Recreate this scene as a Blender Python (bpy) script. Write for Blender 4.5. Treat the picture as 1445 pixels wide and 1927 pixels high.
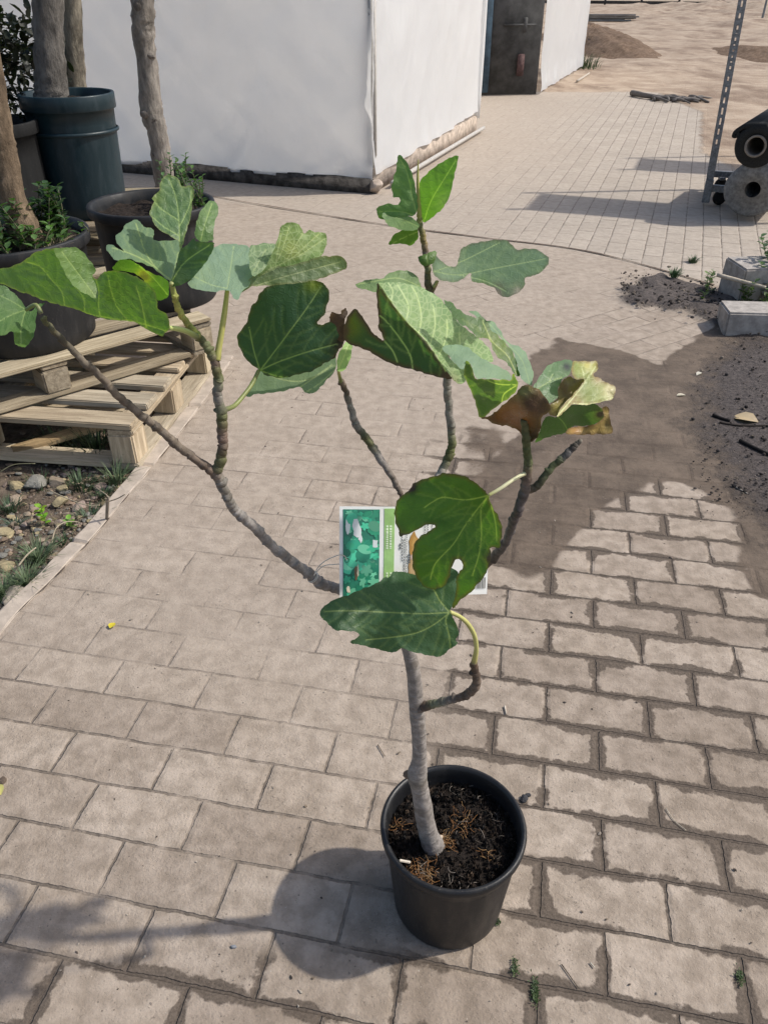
import bpy, bmesh, math, random
import numpy as np
from mathutils import Vector, Matrix
from mathutils.geometry import delaunay_2d_cdt

random.seed(7); RNG = np.random.default_rng(7)
scene = bpy.context.scene
for o in list(bpy.data.objects): bpy.data.objects.remove(o)

# ------------------------------------------------------------------ camera, sky, sun
F, TH, CX, CY, EYE = 1478.3, math.radians(34.05), 722.5, 963.5, 1.5
cam_d = bpy.data.cameras.new('camera'); cam = bpy.data.objects.new('camera', cam_d)
scene.collection.objects.link(cam)
cam.location = (0, 0, EYE); cam.rotation_euler = (math.pi/2 - TH, 0, 0)
cam_d.sensor_fit = 'VERTICAL'; cam_d.sensor_height = 36; cam_d.lens = 36*F/1927
cam_d.clip_start = .02; cam_d.clip_end = 2000
scene.camera = cam
SUN_EL, SUN_AZ = math.radians(48), math.atan2(.994, .11)
world = bpy.data.worlds.new('World'); scene.world = world; world.use_nodes = True
wn = world.node_tree.nodes; wl = world.node_tree.links
sky = wn.new('ShaderNodeTexSky'); sky.sky_type = 'NISHITA'; sky.sun_disc = False
sky.sun_elevation = SUN_EL; sky.sun_rotation = SUN_AZ; sky.dust_density = 2.5; sky.air_density = 1.0
bg = wn['Background']; bg.inputs['Strength'].default_value = .15
wl.new(sky.outputs[0], bg.inputs[0])
sd = bpy.data.lights.new('sun', 'SUN'); sd.energy = 3.9; sd.angle = math.radians(1.3); sd.color = (1, .95, .87)
sun = bpy.data.objects.new('sun', sd); scene.collection.objects.link(sun)
sdir = Vector((math.sin(SUN_AZ)*math.cos(SUN_EL), math.cos(SUN_AZ)*math.cos(SUN_EL), math.sin(SUN_EL)))
sun.rotation_euler = sdir.to_track_quat('Z', 'Y').to_euler(); sun.location = (4, 1, 6)
vs = scene.view_settings; vs.view_transform = 'Standard'; vs.look = 'None'; vs.exposure = 0; vs.gamma = 1
vs.use_curve_mapping = False

# ------------------------------------------------------------------ helpers
C = scene.collection
ST, CT = math.sin(TH), math.cos(TH)
def ray(px, py):
    u = (px-CX)/F; v = (py-CY)/F
    return Vector((u, CT - v*ST, -ST - v*CT))
def P(px, py, Y):
    d = ray(px, py); return Vector((0, 0, EYE)) + d*(Y/d.y)
def G(px, py, z=0):
    d = ray(px, py); return Vector((0, 0, EYE)) + d*((z-EYE)/d.z)
def tag(o, label=None, cat=None, group=None, kind=None):
    if label: o['label'] = label
    if cat: o['category'] = cat
    if group: o['group'] = group
    if kind: o['kind'] = kind
    return o
def thing(name, loc, label, cat, group=None, rz=0):
    o = bpy.data.objects.new(name, None); C.objects.link(o); o.empty_display_size = .1
    o.location = loc; o.rotation_euler = (0, 0, rz)
    return tag(o, label, cat, group)
def mesh_obj(name, verts, faces, mat, parent=None, attrs=None, smooth=True, matidx=None, world=True):
    """verts in world space; under a parent they become local to it (parents are never rotated when world=True)"""
    me = bpy.data.meshes.new(name)
    V = [tuple(v) for v in verts]
    if parent is not None and world:
        l = parent_loc(parent); V = [(a-l[0], b-l[1], c-l[2]) for a, b, c in V]
    me.from_pydata(V, [], [tuple(f) for f in faces])
    for m in (mat if isinstance(mat, (list, tuple)) else [mat]): me.materials.append(m)
    if matidx is not None: me.polygons.foreach_set('material_index', matidx)
    for k, (typ, data) in (attrs or {}).items():
        a = me.attributes.new(k, typ, 'POINT')
        a.data.foreach_set({'FLOAT': 'value', 'FLOAT_COLOR': 'color', 'FLOAT_VECTOR': 'vector'}[typ], np.asarray(data, dtype=np.float32).ravel())
    if smooth: me.polygons.foreach_set('use_smooth', [True]*len(me.polygons))
    me.update()
    o = bpy.data.objects.new(name, me); C.objects.link(o)
    if parent is not None: o.parent = parent
    return o
def parent_loc(p):
    l = Vector(p.location)
    while p.parent: p = p.parent; l = l + Vector(p.location)
    return l
def copy_tree(o, parent=None):
    c = o.copy(); C.objects.link(c)
    if parent is not None: c.parent = parent
    for ch in list(o.children): copy_tree(ch, c)
    return c
class MB:
    def __init__(s): s.v = []; s.f = []; s.c = []; s.w = []
    def add(s, v, f, col=(1, 1, 1), w=None):
        b = len(s.v); s.v += [tuple(x) for x in v]; s.f += [tuple(b+i for i in q) for q in f]
        s.c += ([tuple(col)+(1,)]*len(v)) if not isinstance(col, list) else [tuple(x)+(1,) for x in col]
        s.w += ([tuple(x) for x in w] if w is not None else [tuple(x) for x in v])
    def build(s, name, mat, parent=None, smooth=True, world=True):
        return mesh_obj(name, s.v, s.f, mat, parent, {'col': ('FLOAT_COLOR', s.c), 'wc': ('FLOAT_VECTOR', s.w)}, smooth, world=world)
def catmull(pts, n=6, closed=False):
    p = [np.array(q, float) for q in pts]; out = []
    N = len(p); rng = range(N if closed else N-1)
    for i in rng:
        if closed: a, b, c, d = p[i-1], p[i], p[(i+1) % N], p[(i+2) % N]
        else: a, b, c, d = p[max(i-1, 0)], p[i], p[i+1], p[min(i+2, N-1)]
        for k in range(n):
            t = k/n
            out.append(.5*((2*b)+(-a+c)*t+(2*a-5*b+4*c-d)*t*t+(-a+3*b-3*c+d)*t**3))
    if not closed: out.append(p[-1])
    return out
def tube(mb, pts, radii, cols=None, seg=10, sub=6, bump=0, cap=True, seed=0, buds=None):
    """pts: 3-D points; radii per point; smooth tapered tube"""
    rr = random.Random(seed)
    q = catmull([tuple(p)+(r,)+(tuple(c) if cols else ()) for p, r, c in zip(pts, radii, cols or [None]*len(pts))], sub)
    P3 = [Vector(x[:3]) for x in q]; R = [x[3] for x in q]
    n0 = None; V = []; W = []; CC = []; L = 0
    for i, p in enumerate(P3):
        t = (P3[min(i+1, len(P3)-1)]-P3[max(i-1, 0)]).normalized()
        if n0 is None: n0 = t.orthogonal().normalized()
        n0 = (n0 - t*n0.dot(t)).normalized(); b = t.cross(n0)
        if i: L += (p-P3[i-1]).length
        for k in range(seg):
            a = 2*math.pi*k/seg
            r = R[i]*(1+bump*(rr.random()-.5)*2)
            if buds:
                for bi, ba, bh in buds:
                    if abs(i-bi*sub) <= 3: da = (a-ba+math.pi) % (2*math.pi)-math.pi; r += R[i]*bh*math.exp(-(da/.55)**2)*math.exp(-((i-bi*sub)/1.5)**2)
            V.append(p+(n0*math.cos(a)+b*math.sin(a))*r); W.append((L, a*R[i], 0))
            CC.append(tuple(q[i][4:7]) if cols else (1, 1, 1))
    Fc = [(i*seg+k, i*seg+(k+1) % seg, (i+1)*seg+(k+1) % seg, (i+1)*seg+k) for i in range(len(P3)-1) for k in range(seg)]
    if cap:
        Fc.append(tuple(range(seg-1, -1, -1))); Fc.append(tuple(len(V)-seg+k for k in range(seg)))
    mb.add(V, Fc, CC, W)
def lathe(mb, prof, c, seg=56, col=(1, 1, 1), close=False):
    V = []; n = len(prof)
    for i in range(seg):
        a = 2*math.pi*i/seg
        V += [(c[0]+r*math.cos(a), c[1]+r*math.sin(a), c[2]+z) for r, z in prof]
    Fc = [(i*n+j, ((i+1) % seg)*n+j, ((i+1) % seg)*n+j+1, i*n+j+1) for i in range(seg) for j in range(n-1)]
    mb.add(V, Fc, col)
def box(mb, c, s, R=None, col=(1, 1, 1), bev=.003, jit=0, seed=0):
    """bevelled box centred c, full size s, rotation matrix R; wc = coordinates along the longest side"""
    rr = random.Random(seed)
    b = bmesh.new(); bmesh.ops.create_cube(b, size=1)
    for v in b.verts: v.co = Vector((v.co.x*s[0], v.co.y*s[1], v.co.z*s[2])) + Vector([(rr.random()-.5)*jit for _ in range(3)])
    if bev: bmesh.ops.bevel(b, geom=list(b.edges), offset=min(bev, min(s)*.35), segments=2, affect='EDGES')
    b.verts.index_update()
    off = rr.random()*20
    ax = max(range(3), key=lambda i: s[i]); oth = [i for i in range(3) if i != ax]
    W = [(v.co[ax]+off, v.co[oth[0]]+off*.7, v.co[oth[1]]) for v in b.verts]
    R = R or Matrix.Identity(3)
    V = [Vector(c)+R @ v.co for v in b.verts]
    mb.add(V, [[v.index for v in f.verts] for f in b.faces], col, W); b.free()
def rotz(a): return Matrix.Rotation(a, 3, 'Z')
# value noise for masks
def vnoise(x, y, s, seed=0):
    x = np.asarray(x)*s; y = np.asarray(y)*s
    xi = np.floor(x).astype(np.int64); yi = np.floor(y).astype(np.int64); fx = x-xi; fy = y-yi
    fx = fx*fx*(3-2*fx); fy = fy*fy*(3-2*fy)
    def h(a, b):
        n = (a*374761393 + b*668265263 + seed*974711) & 0xffffffff
        n = ((n ^ (n >> 13))*1274126177) & 0xffffffff
        return ((n ^ (n >> 16)) & 0xffff)/65535.
    return (h(xi, yi)*(1-fx)+h(xi+1, yi)*fx)*(1-fy)+(h(xi, yi+1)*(1-fx)+h(xi+1, yi+1)*fx)*fy
def fbm(x, y, s, o=4, seed=0):
    r = 0; a = .5; t = 0
    for k in range(o): r = r+a*vnoise(x, y, s*2**k, seed+k); t += a; a *= .55
    return r/t
def inpoly(x, y, poly):
    ins = np.zeros(x.shape, bool); n = len(poly)
    for i in range(n):
        x1, y1 = poly[i]; x2, y2 = poly[(i+1) % n]
        c = ((y1 > y) != (y2 > y)) & (x < (x2-x1)*(y-y1)/(y2-y1+1e-12)+x1)
        ins ^= c
    return ins
def polydist(x, y, pts, closed=False):
    d = np.full(x.shape, 1e9); N = len(pts)
    for i in range(N if closed else N-1):
        ax, ay = pts[i]; bx, by = pts[(i+1) % N]
        dx, dy = bx-ax, by-ay; t = np.clip(((x-ax)*dx+(y-ay)*dy)/(dx*dx+dy*dy+1e-12), 0, 1)
        d = np.minimum(d, np.hypot(x-ax-t*dx, y-ay-t*dy))
    return d
def sstep(a, b, x): t = np.clip((x-a)/(b-a), 0, 1); return t*t*(3-2*t)

# ------------------------------------------------------------------ materials
class NT:
    def __init__(s, name):
        s.m = bpy.data.materials.new(name); s.m.use_nodes = True; s.t = s.m.node_tree
        s.b = s.t.nodes['Principled BSDF']; s.out = s.t.nodes['Material Output']
    def n(s, typ, **kw):
        x = s.t.nodes.new('ShaderNode'+typ)
        for k, v in kw.items():
            if k in x.inputs: s.set(x.inputs[k], v)
            else: setattr(x, k, v)
        return x
    def set(s, inp, v):
        if hasattr(v, 'is_linked') or isinstance(v, bpy.types.NodeSocket): s.t.links.new(v, inp)
        else: inp.default_value = v
    def math(s, op, a, b=0, c=0, clamp=False):
        x = s.t.nodes.new('ShaderNodeMath'); x.operation = op; x.use_clamp = clamp
        for i, v in enumerate((a, b, c)): s.set(x.inputs[i], v)
        return x.outputs[0]
    def mix(s, f, a, b, mode='MIX'):
        x = s.t.nodes.new('ShaderNodeMix'); x.data_type = 'RGBA'; x.blend_type = mode
        s.set(x.inputs[0], f)
        for i, v in ((6, a), (7, b)):
            if isinstance(v, (tuple, list)) and len(v) == 3: v = tuple(v)+(1,)
            s.set(x.inputs[i], v)
        return x.outputs[2]
    def ramp(s, f, lo, hi, a=0., b=1.):
        x = s.t.nodes.new('ShaderNodeMapRange'); x.interpolation_type = 'SMOOTHSTEP'
        for i, v in enumerate((f, lo, hi, a, b)): s.set(x.inputs[i], v)
        return x.outputs[0]
    def noise(s, vec, scale, detail=4, rough=.55, dist=0):
        x = s.n('TexNoise'); s.set(x.inputs['Vector'], vec); x.inputs['Scale'].default_value = scale
        x.inputs['Detail'].default_value = detail; x.inputs['Roughness'].default_value = rough; x.inputs['Distortion'].default_value = dist
        return x.outputs['Fac']
    def attr(s, name): x = s.n('Attribute'); x.attribute_name = name; return x
    def pos(s): return s.n('NewGeometry').outputs['Position']
    def obj(s): return s.n('TexCoord').outputs['Object']
    def bump(s, h, dist=.01, strength=1., normal=None):
        x = s.n('Bump'); s.set(x.inputs['Height'], h); x.inputs['Distance'].default_value = dist; x.inputs['Strength'].default_value = strength
        if normal is not None: s.set(x.inputs['Normal'], normal)
        s.set(s.b.inputs['Normal'], x.outputs[0]); return x.outputs[0]
    def scalevec(s, vec, sc):
        x = s.n('Mapping'); s.set(x.inputs['Vector'], vec); x.inputs['Scale'].default_value = sc; return x.outputs[0]

def mat_simple(name, col, rough=.6, spec=.4, nscale=30, nvar=.25, bump=.0, bdist=.003, metal=0, use_attr=False, nbump=None, coords='pos'):
    k = NT(name); v = k.pos() if coords == 'pos' else k.obj()
    nz = k.noise(v, nscale, 5, .6)
    base = k.attr('col').outputs['Color'] if use_attr else None
    dark = tuple(c*(1-nvar) for c in col); lite = tuple(min(1, c*(1+nvar)) for c in col)
    c = k.mix(k.ramp(nz, .3, .7), dark, lite)
    if use_attr: c = k.mix(1., c, base, 'MULTIPLY')
    k.set(k.b.inputs['Base Color'], c); k.b.inputs['Roughness'].default_value = rough
    k.b.inputs['Specular IOR Level'].default_value = spec; k.b.inputs['Metallic'].default_value = metal
    if bump: k.bump(k.noise(v, nbump or nscale*3, 5, .65), bdist, bump)
    return k.m

# paving: one sheet, three laying patterns, dust, grime, damp, mud, trodden earth
BR_PHI, BR_H, BR_O, BR_W, BR_A = -.1935095, .12316606, 1.35394047, .24579506, .381325570
def make_paving_mat():
    k = NT('paving'); pos = k.pos()
    A = k.n('SeparateColor'); k.set(A.inputs[0], k.attr('maskA').outputs['Color'])
    B = k.n('SeparateColor'); k.set(B.inputs[0], k.attr('maskB').outputs['Color'])
    dust, grime, wet = A.outputs[0], A.outputs[1], A.outputs[2]; mud = k.attr('maskA').outputs['Alpha']
    diag, far, dirt = B.outputs[0], B.outputs[1], B.outputs[2]
    # wobble the joints a little
    wx = k.n('TexNoise'); k.set(wx.inputs['Vector'], pos); wx.inputs['Scale'].default_value = 9; wx.inputs['Detail'].default_value = 3
    sub = k.n('VectorMath', operation='SUBTRACT'); k.set(sub.inputs[0], wx.outputs['Color']); sub.inputs[1].default_value = (.5, .5, .5)
    scl = k.n('VectorMath', operation='SCALE'); k.set(scl.inputs[0], sub.outputs[0]); scl.inputs['Scale'].default_value = .009
    wx2 = k.n('TexNoise'); k.set(wx2.inputs['Vector'], pos); wx2.inputs['Scale'].default_value = 70; wx2.inputs['Detail'].default_value = 3
    sub2 = k.n('VectorMath', operation='SUBTRACT'); k.set(sub2.inputs[0], wx2.outputs['Color']); sub2.inputs[1].default_value = (.5, .5, .5)
    scl2 = k.n('VectorMath', operation='SCALE'); k.set(scl2.inputs[0], sub2.outputs[0]); scl2.inputs['Scale'].default_value = .006
    ad = k.n('VectorMath', operation='ADD'); k.set(ad.inputs[0], pos); k.set(ad.inputs[1], scl.outputs[0])
    ad2 = k.n('VectorMath', operation='ADD'); k.set(ad2.inputs[0], ad.outputs[0]); k.set(ad2.inputs[1], scl2.outputs[0])
    wp = ad2.outputs[0]
    def field(phi, loc, W, H):
        mp = k.n('Mapping'); mp.vector_type = 'POINT'; k.set(mp.inputs['Vector'], wp)
        mp.inputs['Rotation'].default_value = (0, 0, -phi); mp.inputs['Location'].default_value = loc
        r = []
        for ms, sm in ((.0042, .55), (.036, 1.)):
            bt = k.n('TexBrick'); k.set(bt.inputs['Vector'], mp.outputs[0]); bt.offset = .5; bt.offset_frequency = 2; bt.squash = 1; bt.squash_frequency = 2
            bt.inputs['Scale'].default_value = 1; bt.inputs['Mortar Size'].default_value = ms; bt.inputs['Mortar Smooth'].default_value = sm
            bt.inputs['Brick Width'].default_value = W; bt.inputs['Row Height'].default_value = H; bt.inputs['Bias'].default_value = 0
            bt.inputs['Color1'].default_value = (0, 0, 0, 1); bt.inputs['Color2'].default_value = (1, 1, 1, 1); bt.inputs['Mortar'].default_value = (.5, .5, .5, 1)
            r.append(bt.outputs['Fac']); r.append(bt.outputs['Color'])
        return r[0], r[2], r[1]
    n1 = field(BR_PHI, (-BR_A+BR_W/2, -BR_O, 0), BR_W, BR_H)
    n2 = field(BR_PHI+math.radians(45), (.03, .05, 0), .246, .123)
    n3 = field(math.radians(-19+90), (.02, .03, 0), .246, .123)
    def sel(i):
        a = k.mix(diag, n1[i], n2[i]); return k.mix(far, a, n3[i])
    joint, prox, tone = sel(0), sel(1), sel(2)
    fine = k.noise(pos, 160, 6, .7); med = k.noise(pos, 22, 5, .62); big = k.noise(pos, 3.2, 5, .6)
    med2 = k.noise(k.scalevec(pos, (1, 1, 1)), 55, 5, .7)
    pit = k.n('TexVoronoi'); k.set(pit.inputs['Vector'], pos); pit.inputs['Scale'].default_value = 130
    # stone colour
    base = k.mix(k.ramp(tone, 0, 1), (.325, .270, .222), (.405, .342, .284))
    base = k.mix(k.ramp(med, .32, .68), k.mix(1., base, (.74, .72, .69), 'MULTIPLY'), k.mix(1., base, (1.12, 1.11, 1.10), 'MULTIPLY'))
    base = k.mix(k.ramp(big, .3, .7), k.mix(1., base, (.80, .78, .75), 'MULTIPLY'), base)
    speck = k.math('MULTIPLY', k.ramp(fine, .60, .72), k.ramp(med2, .45, .65))
    base = k.mix(k.math('MULTIPLY', speck, .6), base, (.13, .105, .085))
    pits = k.math('MULTIPLY', k.ramp(k.noise(pos, 105, 5, .75), .60, .70), k.ramp(k.noise(pos, 5, 4, .6), .38, .62))
    base = k.mix(k.math('MULTIPLY', pits, .5), base, (.16, .13, .105))
    grit = k.n('TexVoronoi'); k.set(grit.inputs['Vector'], pos); grit.inputs['Scale'].default_value = 95; grit.inputs['Randomness'].default_value = 1
    gsep = k.n('SeparateColor'); k.set(gsep.inputs[0], grit.outputs['Color'])
    gsp = k.math('MULTIPLY', k.ramp(grit.outputs['Distance'], .10, .22, 1., 0.), k.ramp(gsep.outputs[0], .86, .88))
    base = k.mix(k.math('MULTIPLY', gsp, .75), base, k.mix(gsep.outputs[1], (.05, .04, .033), (.20, .165, .13)))
    lspk = k.math('MULTIPLY', k.ramp(k.noise(pos, 210, 4, .6), .63, .74), .5)
    base = k.mix(lspk, base, (.55, .50, .44))
    base = k.mix(k.math('MULTIPLY', far, .45), base, (.50, .455, .395))
    # dust film hides stone and joints
    dn = k.noise(pos, 7, 7, .72); dustf = k.math('MULTIPLY', dust, k.ramp(dn, .25, .6, .55, 1.))
    base = k.mix(k.math('MULTIPLY', dustf, .8), base, k.mix(k.ramp(med, .3, .7), (.335, .280, .228), (.405, .342, .281)))
    # joints: dark grit, patchily filled
    jn = k.noise(pos, 10, 5, .7)
    jvis = k.math('MULTIPLY', k.ramp(jn, .30, .58, .12, .95), k.math('SUBTRACT', 1., k.math('MULTIPLY', dust, k.ramp(k.noise(pos, 4.5, 4, .6), .38, .66, 1.15, .45))), clamp=True)
    jvis = k.math('MAXIMUM', jvis, k.math('MULTIPLY', k.ramp(grime, .2, .8), k.ramp(jn, .25, .5, .55, 1.)))
    jf = k.math('MULTIPLY', k.math('MULTIPLY', joint, jvis), k.math('SUBTRACT', 1., k.math('MULTIPLY', k.ramp(wet, .4, .75), .8)))
    jcol = k.mix(k.ramp(k.noise(pos, 90, 4, .6), .35, .65), (.055, .045, .036), (.15, .12, .095))
    base = k.mix(k.math('MULTIPLY', jf, .92), base, jcol)
    # damp grime creeping from joints
    gn = k.noise(pos, 8.5, 3, .55); gn2 = k.noise(pos, 60, 4, .65)
    gsum = k.math('ADD', k.math('MULTIPLY', prox, .55), k.math('ADD', k.math('MULTIPLY', gn, 1.55), k.math('MULTIPLY', gn2, .45)))
    gf = k.math('MULTIPLY', k.ramp(k.math('ADD', gsum, k.ramp(k.noise(pos, 4.6, 3, .5), .32, .62, -.26, .07)), 1.29, 1.42), k.ramp(grime, .1, .6))
    gf = k.math('MULTIPLY', gf, k.ramp(prox, .03, .16))
    base = k.mix(k.math('MULTIPLY', gf, .9), base, k.mix(k.ramp(fine, .35, .65), (.074, .057, .044), (.122, .096, .075)))
    # damp stain
    wetn = k.math('ADD', wet, k.math('MULTIPLY', k.math('SUBTRACT', k.noise(pos, 11, 8, .78), .5), .95))
    wetn = k.math('ADD', wetn, k.math('MULTIPLY', prox, .16))
    wf = k.ramp(wetn, .34, .66)
    wcol = k.mix(k.ramp(k.noise(pos, 5, 9, .78), .34, .66), (.070, .051, .037), (.152, .114, .084))
    wcol = k.mix(k.math('MULTIPLY', speck, .6), wcol, (.05, .04, .035))
    wcol = k.mix(k.math('MULTIPLY', k.ramp(k.noise(k.scalevec(pos, (1, 1.8, 1)), 20, 7, .75), .60, .70), .55), wcol, (.25, .205, .165))
    wcol = k.mix(k.math('MULTIPLY', k.ramp(k.noise(pos, 34, 6, .75), .60, .68), .7), wcol, (.050, .038, .030))
    base = k.mix(k.math('MULTIPLY', wf, .93), base, wcol)
    # trodden earth
    ecol = k.mix(k.ramp(k.noise(pos, 2.2, 7, .7), .33, .67), (.31, .232, .168), (.44, .35, .265))
    ecol = k.mix(k.ramp(k.noise(k.scalevec(pos, (1, .45, 1)), .9, 7, .7), .46, .66), ecol, (.215, .152, .108))
    ef = k.ramp(k.math('ADD', dirt, k.math('MULTIPLY', k.math('SUBTRACT', k.noise(pos, 5, 5, .65), .5), .5)), .4, .6)
    base = k.mix(ef, base, ecol)
    # black compost mud
    mcol = k.mix(k.ramp(k.noise(pos, 50, 8, .78), .34, .66), (.034, .029, .030), (.125, .105, .098))
    mcol = k.mix(k.math('MULTIPLY', k.ramp(k.noise(pos, 120, 3, .6), .66, .72), .7), mcol, (.30, .26, .22))
    mf = k.ramp(k.math('ADD', mud, k.math('MULTIPLY', k.math('SUBTRACT', k.noise(pos, 14, 8, .78), .5), 1.3)), .22, .78)
    base = k.mix(k.math('MULTIPLY', mf, .9), base, mcol)
    k.set(k.b.inputs['Base Color'], base)
    rough = k.math('SUBTRACT', .92, k.math('MULTIPLY', wf, .12)); k.set(k.b.inputs['Roughness'], rough)
    k.b.inputs['Specular IOR Level'].default_value = .3
    # relief
    h = k.math('MULTIPLY', k.math('SUBTRACT', 1., k.math('MULTIPLY', jf, k.math('SUBTRACT', 1., k.math('MAXIMUM', ef, mf)))), .004)
    edge = k.math('MULTIPLY', k.math('SUBTRACT', 1., k.ramp(prox, .7, 1.)), .0016)
    h = k.math('ADD', h, k.math('MULTIPLY', edge, jvis))
    h = k.math('ADD', h, k.math('MULTIPLY', med, .0026)); h = k.math('ADD', h, k.math('MULTIPLY', fine, .0020)); h = k.math('SUBTRACT', h, k.math('MULTIPLY', pits, .0012))
    h = k.math('ADD', h, k.math('MULTIPLY', k.ramp(pit.outputs['Distance'], 0, .35), .0005))
    lum = k.noise(pos, 40, 6, .75); h = k.math('ADD', h, k.math('MULTIPLY', lum, k.math('MULTIPLY', mf, .014)))
    h = k.math('ADD', h, k.math('MULTIPLY', k.noise(pos, 7, 7, .7), k.math('MULTIPLY', ef, .022)))
    k.bump(h, 1., 1.)
    return k.m
M = {}
M['paving'] = make_paving_mat()
def make_earth(name, c1, c2, sc, bd):
    k = NT(name); pos = k.pos()
    c = k.mix(k.ramp(k.noise(pos, sc, 7, .7), .32, .68), c1, c2)
    c = k.mix(k.math('MULTIPLY', k.ramp(k.noise(pos, sc*8, 5, .7), .58, .7), .6), c, tuple(x*.4 for x in c1))
    k.set(k.b.inputs['Base Color'], c); k.b.inputs['Roughness'].default_value = .95; k.b.inputs['Specular IOR Level'].default_value = .2
    k.bump(k.noise(pos, sc*5, 7, .75), bd, 1.); return k.m
M['earth'] = make_earth('earth', (.28, .21, .155), (.44, .355, .275), 1.6, .05)
M['bed'] = make_earth('bed_soil', (.10, .075, .055), (.27, .215, .165), 22, .02)
M['compost'] = make_earth('compost', (.018, .014, .012), (.06, .046, .038), 55, .012)
M['mound'] = make_earth('mound_soil', (.16, .105, .07), (.30, .21, .145), 9, .05)
M['concrete'] = mat_simple('concrete', (.36, .33, .30), .9, .25, 25, .22, .6, .003)
M['kerb'] = mat_simple('kerb_concrete', (.40, .342, .285), .95, .2, 18, .16, .5, .003)

def make_bark(name, ring=True):
    k = NT(name); w = k.attr('wc').outputs['Vector']; pos = k.pos(); base = k.attr('col').outputs['Color']
    n = k.noise(pos, 90, 6, .7); n2 = k.noise(pos, 24, 4, .6)
    c = k.mix(k.ramp(n, .3, .7), k.mix(1., base, (.62, .6, .58), 'MULTIPLY'), k.mix(1., base, (1.25, 1.22, 1.18), 'MULTIPLY'))
    c = k.mix(k.math('MULTIPLY', k.ramp(n2, .50, .66), .6), c, k.mix(1., base, (.50, .45, .38), 'MULTIPLY'))
    c = k.mix(k.math('MULTIPLY', k.ramp(k.noise(pos, 45, 5, .7), .55, .68), .5), c, k.mix(1., base, (1.45, 1.42, 1.38), 'MULTIPLY'))
    rg = k.noise(k.scalevec(w, (95, 6, 1)), 1., 3, .6)
    c = k.mix(k.math('MULTIPLY', k.ramp(rg, .6, .72), .45), c, k.mix(1., base, (.5, .47, .43), 'MULTIPLY'))
    c = k.mix(k.math('MULTIPLY', k.ramp(rg, .40, .28), .4), c, k.mix(1., base, (1.5, 1.48, 1.45), 'MULTIPLY'))
    k.set(k.b.inputs['Base Color'], c); k.b.inputs['Roughness'].default_value = .7; k.b.inputs['Specular IOR Level'].default_value = .35
    h = k.math('ADD', k.math('MULTIPLY', n, .5), k.math('MULTIPLY', k.ramp(rg, .5, .72), .5))
    k.bump(h, .0022, 1.); return k.m
M['bark'] = make_bark('fig_bark')
def make_oldbark(name):
    k = NT(name); w = k.attr('wc').outputs['Vector']; pos = k.pos(); base = k.attr('col').outputs['Color']
    n = k.noise(k.scalevec(pos, (1, 1, .3)), 26, 7, .72); n2 = k.noise(k.scalevec(pos, (1, 1, .6)), 7, 5, .65)
    c = k.mix(k.ramp(n, .3, .7), k.mix(1., base, (.5, .49, .47), 'MULTIPLY'), k.mix(1., base, (1.2, 1.18, 1.14), 'MULTIPLY'))
    c = k.mix(k.math('MULTIPLY', k.ramp(n2, .5, .62), .6), c, k.mix(1., base, (.45, .43, .40), 'MULTIPLY'))
    k.set(k.b.inputs['Base Color'], c); k.b.inputs['Roughness'].default_value = .9; k.b.inputs['Specular IOR Level'].default_value = .2
    k.bump(n, .02, 1.); return k.m
M['oldbark'] = make_oldbark('old_bark')

def make_leaf(name, transl=.31, rough=.45, spec=.4):
    k = NT(name); base = k.attr('col').outputs['Color']; luv = k.attr('wc').outputs['Vector']; vein = k.attr('vein').outputs['Fac']
    vo = k.n('TexVoronoi'); vo.feature = 'DISTANCE_TO_EDGE'; k.set(vo.inputs['Vector'], luv); vo.inputs['Scale'].default_value = 150
    ret = k.ramp(vo.outputs['Distance'], .02, .14, 1., 0.)
    retc = k.attr('ret').outputs['Fac']
    n = k.noise(luv, 60, 5, .65); nb = k.noise(luv, 14, 4, .6)
    c = k.mix(k.ramp(n, .3, .7), k.mix(1., base, (.86, .88, .84), 'MULTIPLY'), k.mix(1., base, (1.1, 1.1, 1.08), 'MULTIPLY'))
    c = k.mix(k.ramp(nb, .35, .7), c, k.mix(1., base, (1.15, 1.12, .95), 'MULTIPLY'))
    c = k.mix(k.math('MULTIPLY', ret, retc), c, k.mix(.4, base, (.55, .62, .36)))
    k.set(k.b.inputs['Base Color'], c); k.set(k.b.inputs['Roughness'], k.ramp(n, .3, .7, rough-.06, rough+.12))
    k.b.inputs['Specular IOR Level'].default_value = spec
    h = k.math('ADD', k.math('MULTIPLY', ret, -.22), k.math('MULTIPLY', k.noise(luv, 130, 3, .6), .5))
    bn = k.bump(h, .0009, .9)
    tr = k.n('BsdfTranslucent'); k.set(tr.inputs['Color'], k.mix(1., c, (1.75, 2.35, .75), 'MULTIPLY')); k.set(tr.inputs['Normal'], bn)
    mx = k.n('MixShader'); sc_ = k.n('SeparateColor'); k.set(sc_.inputs[0], base)
    k.set(mx.inputs[0], k.ramp(k.math('DIVIDE', sc_.outputs[0], k.math('ADD', sc_.outputs[1], .0001)), .85, 1.15, transl, .04))
    k.t.links.new(k.b.outputs[0], mx.inputs[1]); k.t.links.new(tr.outputs[0], mx.inputs[2]); k.t.links.new(mx.outputs[0], k.out.inputs['Surface'])
    return k.m
M['leaf'] = make_leaf('fig_leaf')
M['petiole'] = mat_simple('petiole', (1, 1, 1), .45, .45, 60, .12, .3, .001, use_attr=True)
M['bushleaf'] = make_leaf('bush_leaf', .25, .45, .4)

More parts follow.
